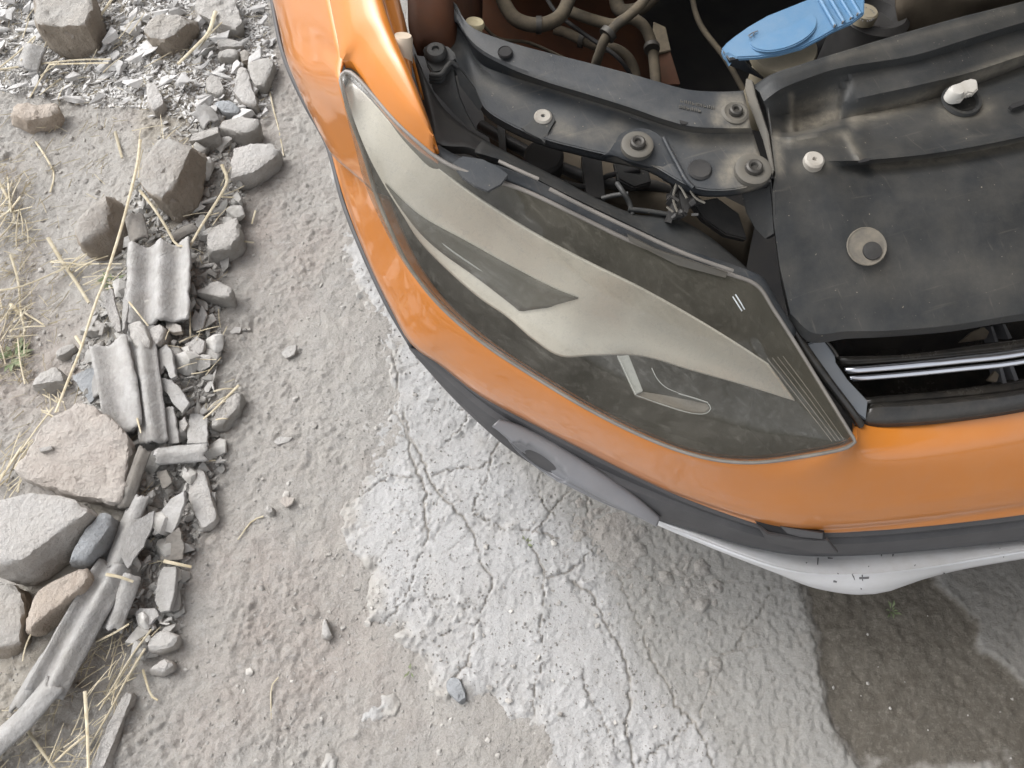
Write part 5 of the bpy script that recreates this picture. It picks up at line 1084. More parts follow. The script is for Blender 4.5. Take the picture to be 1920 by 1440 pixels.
rock('stone', 'blue grey oblong stone wedged behind the smooth pale boulder', STN, 'stone_blue', [(150, 1018), (165, 985), (190, 957), (208, 964), (206, 984), (182, 1020), (160, 1050), (128, 1052)], [(222, 975), (220, 1000), (202, 1042), (180, 1074), (160, 1072), (130, 1062)], .07, rough=.0018)
rock('stone', 'tan spindle-shaped stone with a rusty spot, under the blue grey stone', STN, 'stone_rust', [(160, 1062), (167, 1080), (150, 1104), (110, 1122), (82, 1146), (54, 1180), (53, 1150), (70, 1107), (110, 1085)], [(174, 1092), (160, 1122), (112, 1162), (77, 1192), (49, 1190)], .06, rough=.0022)
rock('stone', 'dull brown block at the left edge under the smooth boulder', STN, 'stone_brown', [(-50, 1098), (10, 1092), (30, 1094), (40, 1120), (42, 1160), (38, 1205), (0, 1215), (-50, 1215)], [(46, 1130), (44, 1215), (30, 1235), (-40, 1240)], .05, rough=.003)
rock('stone', 'whitish flat stone on the dirt right of the long grey corrugated strip', STN, 'stone_pale', [(276, 1203), (287, 1187), (306, 1178), (334, 1192), (326, 1209), (305, 1217), (278, 1219)], [(276, 1225), (305, 1228), (330, 1216)], .03, rough=.002)
rock('stone', 'small knobbly white stone under the whitish flat stone', STN, 'stone_pale', [(277, 1254), (291, 1241), (306, 1234), (323, 1240), (320, 1254), (303, 1260)], [(280, 1266), (305, 1272), (324, 1258)], .03, rough=.003)
rock('stone', 'long low pale ridge of stone running out at the bottom beside the dry grass', STN, 'stone_pale', [(238, 1290), (250, 1298), (238, 1330), (215, 1372), (192, 1445), (170, 1500), (160, 1490), (180, 1402), (205, 1345), (226, 1302)], [(255, 1305), (225, 1385), (205, 1450)], .022, rough=.003)
rock('stone', 'elongated white plaster lump lying right of the rubble strip', STN, 'stone_pale', [(353, 879), (381, 878), (383, 900), (390, 930), (402, 955), (407, 972), (398, 985), (380, 992), (373, 975), (359, 945), (351, 910)], [(350, 900), (410, 982), (400, 995), (378, 1001)], .028, rough=.0018)
rock('stone', 'bright white angular stone among flakes, left of the grey shards', STN, 'stone_pale', [(273, 152), (288, 150), (304, 178), (308, 194), (286, 208), (278, 190)], [(310, 200), (290, 216), (276, 205)], .03, rough=.0012)
rock('stone', 'whitish folded lump beside the grey shaded one near the wing', STN, 'stone_pale', [(452, 124), (462, 130), (470, 165), (484, 190), (479, 198), (455, 193), (434, 170), (438, 150)], [(488, 196), (478, 204), (450, 200)], .035, rough=.003)
rock('stone', 'shaded grey stone close to the orange wing, largest of that heap', STN, 'stone_grey', [(464, 116), (490, 108), (514, 112), (505, 140), (495, 158), (478, 160), (468, 140)], [(516, 120), (500, 164), (480, 168)], .04, rough=.002)
rock('stone', 'dark slate blue shard lying flat under the whitish folded lump', STN, 'stone_blue', [(399, 195), (412, 186), (432, 187), (452, 204), (446, 211), (420, 211)], [(402, 200), (425, 216), (448, 214)], .025, rough=.0008)
rock('stone', 'taupe flat stone left of the whitish folded lump', STN, 'stone_grey', [(384, 142), (400, 134), (414, 145), (422, 172), (405, 178), (388, 170)], [(386, 178), (410, 182), (424, 176)], .025, rough=.001)
rock('stone', 'short white plank of stone above the taupe shaded block', STN, 'stone_pale', [(408, 72), (425, 69), (450, 76), (455, 83), (440, 87), (409, 86)], [(410, 92), (445, 92)], .03, rough=.0012)
rock('stone', 'taupe block with a shadowed front under the short white plank', STN, 'stone_grey', [(408, 94), (425, 89), (446, 91), (447, 102), (428, 106), (410, 108)], [(406, 118), (425, 116), (447, 108)], .03, rough=.0015)
rock('stone', 'small round-cornered brownish stone right of the taupe block', STN, 'stone_brown', [(448, 94), (458, 88), (468, 96), (466, 112), (454, 114)], [(450, 120), (468, 116)], .03, rough=.002)
rock('stone', 'grey conglomerate lump below the dry stalk, right of the slate shards', STN, 'stone_grey', [(396, 798), (402, 770), (420, 747), (440, 730), (454, 736), (448, 765), (430, 783), (413, 800)], [(394, 812), (416, 808), (452, 770)], .035, rough=.0035)
rock('stone', 'thick grey block standing between two corrugated pieces', STN, 'stone_grey', [(240, 604), (262, 599), (272, 610), (281, 640), (280, 652), (258, 652), (246, 634)], [(284, 668), (268, 674), (258, 670)], .05, rough=.0012)
rock('stone', 'white rounded flake next to the thick grey block', STN, 'stone_pale', [(278, 613), (299, 604), (309, 613), (304, 634), (293, 646), (284, 638)], [(282, 648), (300, 650), (312, 620)], .045, rough=.0008)
rock('stone', 'grey stone with a dark brown hollow under it, left of the tall stalk', STN, 'stone_grey', [(60, 722), (72, 697), (104, 684), (116, 700), (119, 712), (90, 717)], [(58, 732), (85, 738), (120, 728)], .045, rough=.0025)
rock('stone', 'small cube-like grey stone on the trodden dirt by the tall stalk', STN, 'stone_grey', [(102, 657), (115, 646), (137, 641), (139, 650), (127, 660), (108, 668)], [(104, 675), (128, 670), (142, 656)], .028, rough=.0012)
rock('stone', 'speckled rounded stone right behind the tall stalk', STN, 'stone_grey', [(145, 618), (160, 602), (180, 595), (198, 604), (200, 616), (180, 622), (155, 622)], [(146, 630), (175, 634), (202, 624)], .035, rough=.004)
rock('stone', 'pointed white stone alone on the bare dirt near the bottom', STN, 'stone_pale', [(604, 1162), (608, 1155), (616, 1175), (624, 1192), (614, 1200), (603, 1190)], [(600, 1196), (618, 1204), (627, 1196)], .022, rough=.0015)
rock('stone', 'blue grey flat stone embedded in the concrete edge at the bottom', STN, 'stone_blue', [(835, 1276), (845, 1268), (862, 1270), (872, 1290), (876, 1310), (862, 1322), (848, 1302), (836, 1290)], [(838, 1298), (865, 1326), (878, 1314)], .017, rough=.001)
rock('stone', 'round pebble sitting in a small hollow of the bare dirt', STN, 'stone_grey', [(494, 950), (502, 944), (511, 948), (513, 958), (506, 964), (497, 960)], [(492, 958), (504, 970), (514, 962)], .022, rough=.001)
rock('stone', 'tiny grey brick chip lying on the large cream pink slab', STN, 'stone_grey', [(73, 840), (96, 836), (98, 842), (76, 847)], [(72, 850), (96, 849), (101, 843)], .082, rough=.0004, soft=0, sink=-.055)
rock('stone', 'pale oval pebble lying on the dark damp patch', STN, 'stone_pale', [(1698, 1284), (1705, 1281), (1713, 1287), (1712, 1292), (1704, 1290)], [(1697, 1290), (1706, 1295), (1714, 1292)], .012, rough=.0004)
rock('stone', 'grey half-buried stone at the inner edge of the damp patch', STN, 'stone_grey', [(1558, 1284), (1566, 1280), (1568, 1292), (1561, 1297)], [(1556, 1294), (1568, 1298)], .010, rough=.0005)
# --- corrugated cement sheet, broken
CS = 'sheet fragment'
corr('corrugated_fragment', 'broad three-ridge piece of grey corrugated cement sheet below the brown boulder', CS, 'cement', [(300, 455, .05), (299, 500, .05), (297, 560, .045), (296, 604, .04)], 112, 2.25, .012, .007, phase=.5)
corr('corrugated_fragment', 'long ridged corrugated piece right above the cream pink slab', CS, 'cement', [(206, 642, .05), (216, 690, .05), (226, 740, .045), (232, 806, .04)], 66, 1.1, .009, .007, phase=2.6)
corr('corrugated_fragment', 'narrow channelled corrugated strip ending at the half-pipe piece', CS, 'cement', [(262, 612, .04), (268, 680, .05), (278, 760, .05), (286, 828, .045)], 46, 1.2, .008, .006, phase=.3)
corr('corrugated_fragment', 'short half-pipe piece of cement sheet lying across the strip', CS, 'cement', [(291, 856, .045), (320, 853, .045), (350, 850, .045), (389, 847, .045)], 36, .55, .011, .006)
corr('corrugated_fragment', 'dark narrow cement batten leaning against the cream pink slab', CS, 'cement_dark', [(272, 842, .06), (258, 880, .055), (246, 915, .05), (233, 952, .04)], 22, .5, .006, .006, tilt=.35)
corr('corrugated_fragment', 'ridged piece right of the blue grey stone, running into the long strip', CS, 'cement', [(262, 930, .045), (246, 970, .05), (230, 1010, .05), (212, 1060, .045)], 38, .7, .008, .006, phase=.6)
corr('corrugated_fragment', 'long double-ridged corrugated strip pointing to the lower left corner', CS, 'cement', [(216, 1058, .05), (180, 1120, .055), (135, 1200, .055), (82, 1302, .05)], 62, 1.3, .010, .007, phase=1.0)
corr('corrugated_fragment', 'smooth end of corrugated sheet cut by the lower left edge', CS, 'cement', [(100, 1282, .05), (60, 1330, .05), (15, 1375, .045), (-50, 1430, .04)], 44, .6, .009, .007, phase=.2)
corr('corrugated_fragment', 'curled grey piece with a dark gap beside the long double-ridged strip', CS, 'cement', [(244, 1080, .05), (234, 1110, .05), (222, 1140, .045), (208, 1182, .04)], 40, .6, .010, .006)
corr('corrugated_fragment', 'tilted taupe half-pipe between brown boulders', CS, 'cement_dark', [(250, 404, .05), (256, 425, .05), (262, 452, .045)], 34, .55, .007, .006)
corr('corrugated_fragment', 'pale curved pipe shard with a dark mouth, left of the squared block', CS, 'cement', [(374, 205, .04), (386, 215, .04), (396, 232, .035)], 36, .55, .012, .005)
corr('corrugated_fragment', 'low flat corrugated piece behind the lower left strip', CS, 'cement', [(92, 1228, .03), (70, 1262, .03), (30, 1330, .025)], 30, .6, .006, .006)
corr('corrugated_fragment', 'tan half-pipe shard behind the angular stone with layered top', CS, 'cement_dark', [(368, 424, .04), (345, 434, .04), (322, 448, .035)], 24, .5, .007, .006)
corr('corrugated_fragment', 'ridged grey sheet end sticking up at the upper left by the straw', CS, 'cement', [(62, 82, .05), (54, 102, .045), (46, 128, .03)], 46, .9, .007, .006)
corr('corrugated_fragment', 'grey sheet end left of the narrow channelled strip', CS, 'cement', [(188, 665, .03), (186, 705, .03), (190, 745, .03)], 30, .6, .006, .006)
# --- flat shards, one by one
shard('sheet_shard', 'lavender white tapered shard beside the tall stalk', CS, 'stone_pale', [(188, 548), (210, 541), (216, 570), (225, 605), (226, 622), (218, 622), (202, 590)], .045, (-.1, .1), .008)
shard('sheet_shard', 'thin upright sliver between the tapered shard and the corrugated piece', CS, 'cement', [(233, 540), (240, 538), (241, 570), (234, 615), (228, 622), (230, 575)], .05, (.2, 0), .012)
shard('sheet_shard', 'grey pentagonal shard at the end of the narrow channelled strip', CS, 'cement', [(300, 708), (322, 712), (342, 735), (355, 755), (342, 775), (325, 757), (303, 725)], .045, (.15, .1), .008)
shard('sheet_shard', 'upright grey tile sliver under the pentagonal shard', CS, 'cement', [(307, 765), (325, 762), (330, 790), (336, 830), (315, 832)], .035, (.0, .2), .008)
shard('sheet_shard', 'small pale diamond chip left of the square tile piece', CS, 'stone_pale', [(335, 790), (346, 780), (352, 795), (345, 808), (337, 802)], .035, (.1, .0), .006)
shard('sheet_shard', 'squarish grey tile piece above the short half-pipe', CS, 'cement', [(357, 775), (372, 775), (390, 785), (388, 830), (350, 832), (352, 800)], .03, (.0, -.15), .008)
shard('sheet_shard', 'dark triangular shard under the short half-pipe', CS, 'cement_dark', [(292, 885), (312, 880), (322, 905), (305, 917)], .035, (.2, .1), .006)
shard('sheet_shard', 'leaf-shaped grey shard overlapping the long double-ridged strip', CS, 'cement', [(224, 1040), (230, 1000), (245, 985), (270, 968), (290, 957), (285, 990), (270, 1025), (250, 1050), (240, 1066)], .065, (-.25, .1), .007)
shard('sheet_shard', 'long grey shard left of the white plaster lump', CS, 'cement', [(285, 1002), (300, 960), (320, 935), (345, 920), (345, 945), (330, 985), (322, 1000), (305, 996), (292, 1004)], .045, (.2, .15), .008)
shard('sheet_shard', 'dark-faced angular shard above the pale yellow straw', CS, 'cement_dark', [(300, 1050), (312, 1006), (335, 988), (345, 1020), (343, 1048), (315, 1051)], .035, (-.1, .2), .008)
shard('sheet_shard', 'chipped oblong tile below the pale yellow straw', CS, 'cement', [(290, 1125), (297, 1080), (307, 1062), (330, 1064), (327, 1110), (318, 1145), (300, 1148)], .035, (.15, .05), .010)
shard('sheet_shard', 'grey flat stone tile beside the chipped oblong tile', CS, 'cement', [(253, 1150), (262, 1140), (290, 1140), (298, 1155), (275, 1175), (258, 1170)], .03, (.05, .2), .010)
shard('sheet_shard', 'white splintered chip right of the corrugated piece', CS, 'stone_pale', [(357, 610), (365, 580), (372, 588), (378, 572), (388, 590), (380, 615), (362, 620)], .025, (.1, .1), .006)
shard('sheet_shard', 'brown broken tile corner under the broad corrugated piece', CS, 'stone_brown', [(312, 600), (338, 610), (341, 621), (325, 623), (311, 614)], .04, (.1, -.3), .01)
shard('sheet_shard', 'bluish triangular sheet piece left of the long ridged piece', CS, 'stone_blue', [(135, 705), (165, 690), (184, 690), (184, 738), (168, 757), (150, 730)], .03, (.1, .1), .006)
shard('sheet_shard', 'grey splinter with a split end right of the narrow channelled strip', CS, 'cement', [(296, 655), (312, 645), (322, 660), (330, 705), (320, 710), (308, 685), (300, 700)], .04, (.2, .0), .008)
shard('sheet_shard', 'pale stepped crumb pile, topmost flake right of the split splinter', CS, 'stone_pale', [(346, 645), (370, 632), (384, 640), (380, 660), (362, 668), (350, 660)], .03, (.0, .2), .012)
shard('sheet_shard', 'beige flake under the topmost pale crumb', CS, 'stone_cream', [(352, 672), (372, 668), (378, 684), (362, 692)], .022, (.0, .1), .010)
shard('sheet_shard', 'thin pale chip on the dirt right of the wedge-shaped stone', CS, 'stone_pale', [(430, 622), (440, 612), (453, 614), (450, 624), (436, 626)], .006, (.05, .1), .005)
shard('sheet_shard', 'pale wedge chip alone on the dirt track beside the car', CS, 'stone_pale', [(527, 660), (540, 648), (556, 646), (552, 664), (536, 672)], .012, (.1, .2), .008)
shard('sheet_shard', 'whitish chip lying flat on the dirt right of the half-pipe', CS, 'stone_pale', [(512, 828), (525, 818), (548, 820), (538, 830), (520, 834)], .008, (.0, .1), .006)
shard('sheet_shard', 'cream chip in the dirt just right of the round pebble', CS, 'stone_cream', [(524, 940), (532, 930), (552, 934), (548, 944), (536, 952)], .010, (.1, .1), .006)
# --- loose small flakes and pebbles: one mesh per kind, copied
def chip_proto(seed, kind):
    rg = random.Random(seed); bm = bmesh.new()
    fx, fy, fz = {'flake': (1, rg.uniform(.35, .75), rg.uniform(.12, .25)), 'lump': (1, rg.uniform(.65, .95), rg.uniform(.45, .7)), 'sliver': (1, rg.uniform(.18, .32), rg.uniform(.10, .18))}[kind]
    for _ in range(16 if kind == 'lump' else 11):
        v = Vector((rg.gauss(0, 1), rg.gauss(0, 1), rg.gauss(0, 1))).normalized()
        if kind != 'lump': v.z = (1 if v.z > 0 else -1) * rg.uniform(.7, 1)
        bm.verts.new((v.x * fx * rg.uniform(.8, 1), v.y * fy * rg.uniform(.8, 1), v.z * fz))
    bmesh.ops.convex_hull(bm, input=bm.verts)
    for v in [v for v in bm.verts if not v.link_faces]: bm.verts.remove(v)
    bmesh.ops.bevel(bm, geom=list(bm.edges), offset=.05 * min(fy, fz * 2), segments=1, affect='EDGES', clamp_overlap=True)
    bmesh.ops.recalc_face_normals(bm, faces=bm.faces)
    me = bpy.data.meshes.new(kind); bm.to_mesh(me); bm.free(); me.materials.append(M['chip']); me.shade_smooth(); me.set_sharp_from_angle(angle=R(25)); return me
PROTO = {k: [chip_proto(100 * i + j, k) for j in range(14)] for i, k in enumerate(('flake', 'lump', 'sliver'))}
PROTO_G = {}; PROTO_C = {}
for k_, l_ in list(PROTO.items()):
    PROTO_G[k_] = []
    for me_ in l_:
        m2_ = me_.copy(); m2_.materials.clear(); m2_.materials.append(M['grit']); PROTO_G[k_].append(m2_); m3_ = me_.copy(); m3_.materials.clear(); m3_.materials.append(M['cement_bit']); PROTO_C.setdefault(k_, []).append(m3_)
CAR_EDGE = [(430, -300), (505, 0), (535, 110), (575, 200), (612, 270), (645, 385), (685, 485), (730, 580), (772, 655), (900, 775), (945, 815), (1000, 880), (1100, 935), (1230, 985), (1400, 1060), (1600, 1125), (2600, 900), (2600, -400)]
def in_poly(x, y, pts): return bool(inside(np.array([x]), np.array([y]), pts)[0])
LAND = [('big boulder with the brown side', 330, 330), ('taupe tilted boulder', 195, 430), ('flat-topped grey stone', 480, 300), ('angular stone with the layered top', 420, 450), ('squared grey block', 450, 240), ('wedge-shaped stone', 400, 550), ('cream pink slab', 140, 850),
        ('smooth pale boulder', 80, 1010), ('blue grey oblong stone', 170, 1015), ('tan spindle-shaped stone', 110, 1125), ('broad corrugated piece', 298, 530), ('long ridged corrugated piece', 218, 730), ('narrow channelled strip', 274, 730), ('short half-pipe', 340, 852),
        ('white plaster lump', 380, 940), ('leaf-shaped shard', 255, 1015), ('long double-ridged strip', 150, 1180), ('whitish flat stone', 305, 1205), ('pale ridge of stone', 205, 1370), ('rounded stone at the top left', 115, 40), ('reddish brown stone', 65, 220), ('grey stone with the tan flank', 320, 55),
        ('pale block with the hollow', 410, 20), ('bright white angular stone', 290, 180), ('whitish folded lump', 460, 160), ('slate blue shard', 425, 200), ('conglomerate lump', 425, 770), ('pentagonal shard', 320, 740), ('chipped oblong tile', 312, 1105), ('two long flat straws', 120, 120), ('tall bent stalk', 190, 545),
        ('front edge of the wing', 600, 330), ('round pebble in its hollow', 503, 955), ('pointed white stone', 613, 1180), ('fog lamp bulge', 1080, 900), ('blue grey flat stone', 855, 1295), ('silver lip', 1500, 1110), ('dark damp patch', 1700, 1290), ('pale wedge chip', 541, 660), ('white bent stem', 15, 390), ('short fat straw end', 33, 585)]
ORD = ['nearest', 'second nearest', 'third nearest', 'fourth nearest', 'fifth nearest', 'sixth nearest', 'seventh nearest', 'eighth nearest', 'ninth nearest', 'tenth nearest', 'eleventh nearest', 'twelfth nearest'] + [w_ + ' nearest' for w_ in 'thirteenth fourteenth fifteenth sixteenth seventeenth eighteenth nineteenth twentieth twenty-first twenty-second twenty-third twenty-fourth twenty-fifth twenty-sixth twenty-seventh twenty-eighth twenty-ninth thirtieth thirty-first thirty-second thirty-third thirty-fourth thirty-fifth thirty-sixth thirty-seventh thirty-eighth thirty-ninth fortieth'.split()] + ['farthest'] * 40
NAMELESS = []
def name_pieces():
    """label every loose piece by the landmark it lies next to, the nearest first"""
    sets = {}
    for o, noun, group, (px, py) in NAMELESS:
        lm = min(LAND, key=lambda l: (l[1] - px) ** 2 + (l[2] - py) ** 2); dx, dy = px - lm[1], py - lm[2]
        side = ('right of' if dx > 0 else 'left of') if abs(dx) > abs(dy) else ('below' if dy > 0 else 'above')
        sets.setdefault((noun, side, lm[0]), []).append((dx * dx + dy * dy, o, group))
    for (noun, side, lm), l in sets.items():
        l.sort(key=lambda t: t[0])
        for k, (_, o, g) in enumerate(l):
            o['label'] = '%s %s %s the %s' % (ORD[k], noun, side, lm) if len(l) > 1 else '%s lying %s the %s' % (noun, side, lm)
            o['group'] = g
def scatter(n, region, kinds, s0, s1, name, label, cat, group, ang=None, spread=3.2, lift=.0, seed=1, pw=1.7):
    rg = random.Random(seed); out = 0; tries = 0
    x0, x1 = min(p[0] for p in region), max(p[0] for p in region); y0, y1 = min(p[1] for p in region), max(p[1] for p in region)
    while out < n and tries < n * 30:
        tries += 1; px, py = rg.uniform(x0, x1), rg.uniform(y0, y1)
        if not in_poly(px, py, region) or in_poly(px, py, CAR_EDGE): continue
        p = P(px, py, .01); z = surf_z(p.x, p.y); p = P(px, py, z + .004)
        s = s0 * (s1 / s0) ** (rg.random() ** pw)
        me = (PROTO if name == 'stone_flake' else PROTO_C if name == 'rubble_bit' else PROTO_G)[rg.choice(kinds)][rg.randrange(14)]
        o = bpy.data.objects.new(name, me); col.objects.link(o)
        o.location = (p.x, p.y, surf_z(p.x, p.y) + s * .16 + lift * rg.random())
        a = (ang if ang is not None else 0) + rg.uniform(-spread, spread)
        o.rotation_euler = (rg.gauss(0, .22), rg.gauss(0, .22), a); o.scale = (s, s, s * rg.uniform(.8, 1.3))
        tag(o, None, cat)
        v = me.name.split('.')[0].split('_')[0]; sz = 'tiny' if s < s0 * 1.45 else ('large' if s > s0 + (s1 - s0) * .6 else 'small')
        NAMELESS.append((o, '%s %s %s' % (sz, label, {'flake': 'flake', 'sliver': 'sliver', 'lump': 'lump'}[v]), group, (px, py))); out += 1
UPPER = [(-10, 10), (60, -30), (500, -30), (505, 60), (520, 130), (500, 220), (420, 260), (330, 235), (250, 215), (120, 190), (-10, 170)]
STRIP = [(330, 240), (480, 250), (450, 420), (410, 560), (420, 640), (400, 760), (420, 860), (400, 960), (350, 1080), (345, 1180), (270, 1240), (200, 1130), (250, 1000), (290, 880), (250, 820), (180, 780), (130, 720), (180, 620), (240, 480), (250, 380)]
scatter(290, UPPER, ['flake', 'flake', 'sliver'], .011, .042, 'stone_flake', 'grey stone', 'flake', 'flakes littering the upper left dirt', ang=.75, spread=.6, lift=.02, seed=21, pw=1.15)
scatter(300, STRIP, ['flake', 'flake', 'sliver', 'lump'], .010, .040, 'rubble_bit', 'broken grey', 'rubble bit', 'broken bits in the rubble strip', ang=1.2, spread=1.2, lift=.022, seed=22, pw=1.3)
scatter(70, [(0, 200), (230, 230), (200, 400), (150, 560), (120, 700), (0, 740)], ['lump', 'flake'], .004, .010, 'pebble', 'grey pebbly', 'pebble', 'pebbles on the dirt at the left edge', seed=23)
scatter(90, [(480, 300), (600, 330), (650, 450), (640, 700), (640, 1000), (560, 1060), (420, 1100), (330, 1240), (350, 1440), (620, 1440), (700, 1200), (640, 1010), (470, 900), (440, 650)], ['lump', 'flake'], .0035, .010, 'pebble', 'pale pebbly', 'pebble', 'pebbles on the dirt track', seed=24)
scatter(70, [(620, 1000), (700, 800), (760, 720), (900, 850), (1100, 1000), (1250, 1100), (1350, 1300), (1400, 1440), (700, 1440), (650, 1200)], ['lump'], .003, .008, 'concrete_crumb', 'concrete', 'crumb', 'crumbs on the cracked concrete', seed=25)
scatter(14, [(1540, 1130), (1780, 1115), (1830, 1240), (1910, 1300), (1910, 1430), (1620, 1430), (1570, 1330)], ['lump'], .0018, .0045, 'pebble', 'pale gritty', 'pebble', 'pebbles on the damp patch', seed=26)
def gravel(name, n, region, s0, s1, kinds, seed, m, dens=None, kindtag='stuff'):
    """joined grit too small to pick apart"""
    rg = np.random.default_rng(seed); x0, x1 = min(p[0] for p in region), max(p[0] for p in region); y0, y1 = min(p[1] for p in region), max(p[1] for p in region)
    px = rg.uniform(x0, x1, n * 4); py = rg.uniform(y0, y1, n * 4)
    ok = inside(px, py, region) & ~inside(px, py, CAR_EDGE); px, py = px[ok][:n], py[ok][:n]
    base = []
    for k in kinds:
        for me in PROTO[k][:7]:
            bm = bmesh.new(); bm.from_mesh(me); bmesh.ops.dissolve_limit(bm, angle_limit=R(30), verts=bm.verts, edges=bm.edges); bmesh.ops.triangulate(bm, faces=bm.faces)
            base.append((np.array([v.co[:] for v in bm.verts]), np.array([[v.index for v in f.verts] for f in bm.faces]))); bm.free()
    yy = (720 - py) / FPX; t = -CAM_H / (-CT + ST * yy); X_ = (px - 960) / FPX * t; Y_ = (ST + CT * yy) * t
    Z_ = dirt_h(X_, Y_); okk = (X_ > SLABX[0]) & (X_ < SLABX[-1]) & (Y_ > SLABY[0]) & (Y_ < SLABY[-1])
    Z_[okk] = np.maximum(Z_[okk], SLABH[np.clip(np.searchsorted(SLABY, Y_[okk]), 0, len(SLABY) - 1), np.clip(np.searchsorted(SLABX, X_[okk]), 0, len(SLABX) - 1)])
    CO = []; FA = []; off = 0
    for i in range(len(X_)):
        v, f = base[rg.integers(len(base))]; s = s0 * (s1 / s0) ** (rg.random() ** 2); a = rg.uniform(0, 6.28); ca, sa = math.cos(a), math.sin(a); tx, ty = rg.normal(0, .25, 2)
        w_ = v * s; x = w_[:, 0] * ca - w_[:, 1] * sa; y = w_[:, 0] * sa + w_[:, 1] * ca
        CO.append(np.stack([x + X_[i], y + Y_[i], w_[:, 2] + tx * x + ty * y + Z_[i] + s * .2], 1)); FA.append(f + off); off += len(v)
    me = mesh_np(name, np.concatenate(CO).astype(np.float32), np.concatenate(FA).astype(np.int32)); o = link(name, me, M[m], None, 25); tag(o, kind=kindtag); return o
g_ = gravel('gravel', 9000, UPPER, .0035, .014, ['flake', 'sliver', 'flake'], 31, 'pebble'); tag(g_, 'grit and splinters between the flakes at the upper left', 'gravel')
g_ = gravel('gravel', 6500, STRIP, .0028, .017, ['flake', 'sliver', 'flake', 'lump'], 32, 'cement_bit'); tag(g_, 'grit between the broken sheets of the rubble strip', 'gravel')
g_ = gravel('gravel', 4200, [(-10, 160), (260, 210), (300, 900), (480, 300), (600, 300), (660, 420), (640, 760), (640, 1000), (700, 1180), (800, 1330), (1000, 1450), (-10, 1450)], .0012, .0042, ['lump', 'flake'], 33, 'grit'); tag(g_, 'fine grit strewn over the packed dirt', 'gravel')
g_ = gravel('gravel', 2600, [(640, 450), (640, 1000), (700, 1180), (800, 1330), (1000, 1450), (1400, 1450), (1300, 1250), (1150, 1000), (900, 800)], .0010, .0036, ['lump'], 34, 'grit'); tag(g_, 'fine crumbs strewn over the cracked concrete', 'gravel')
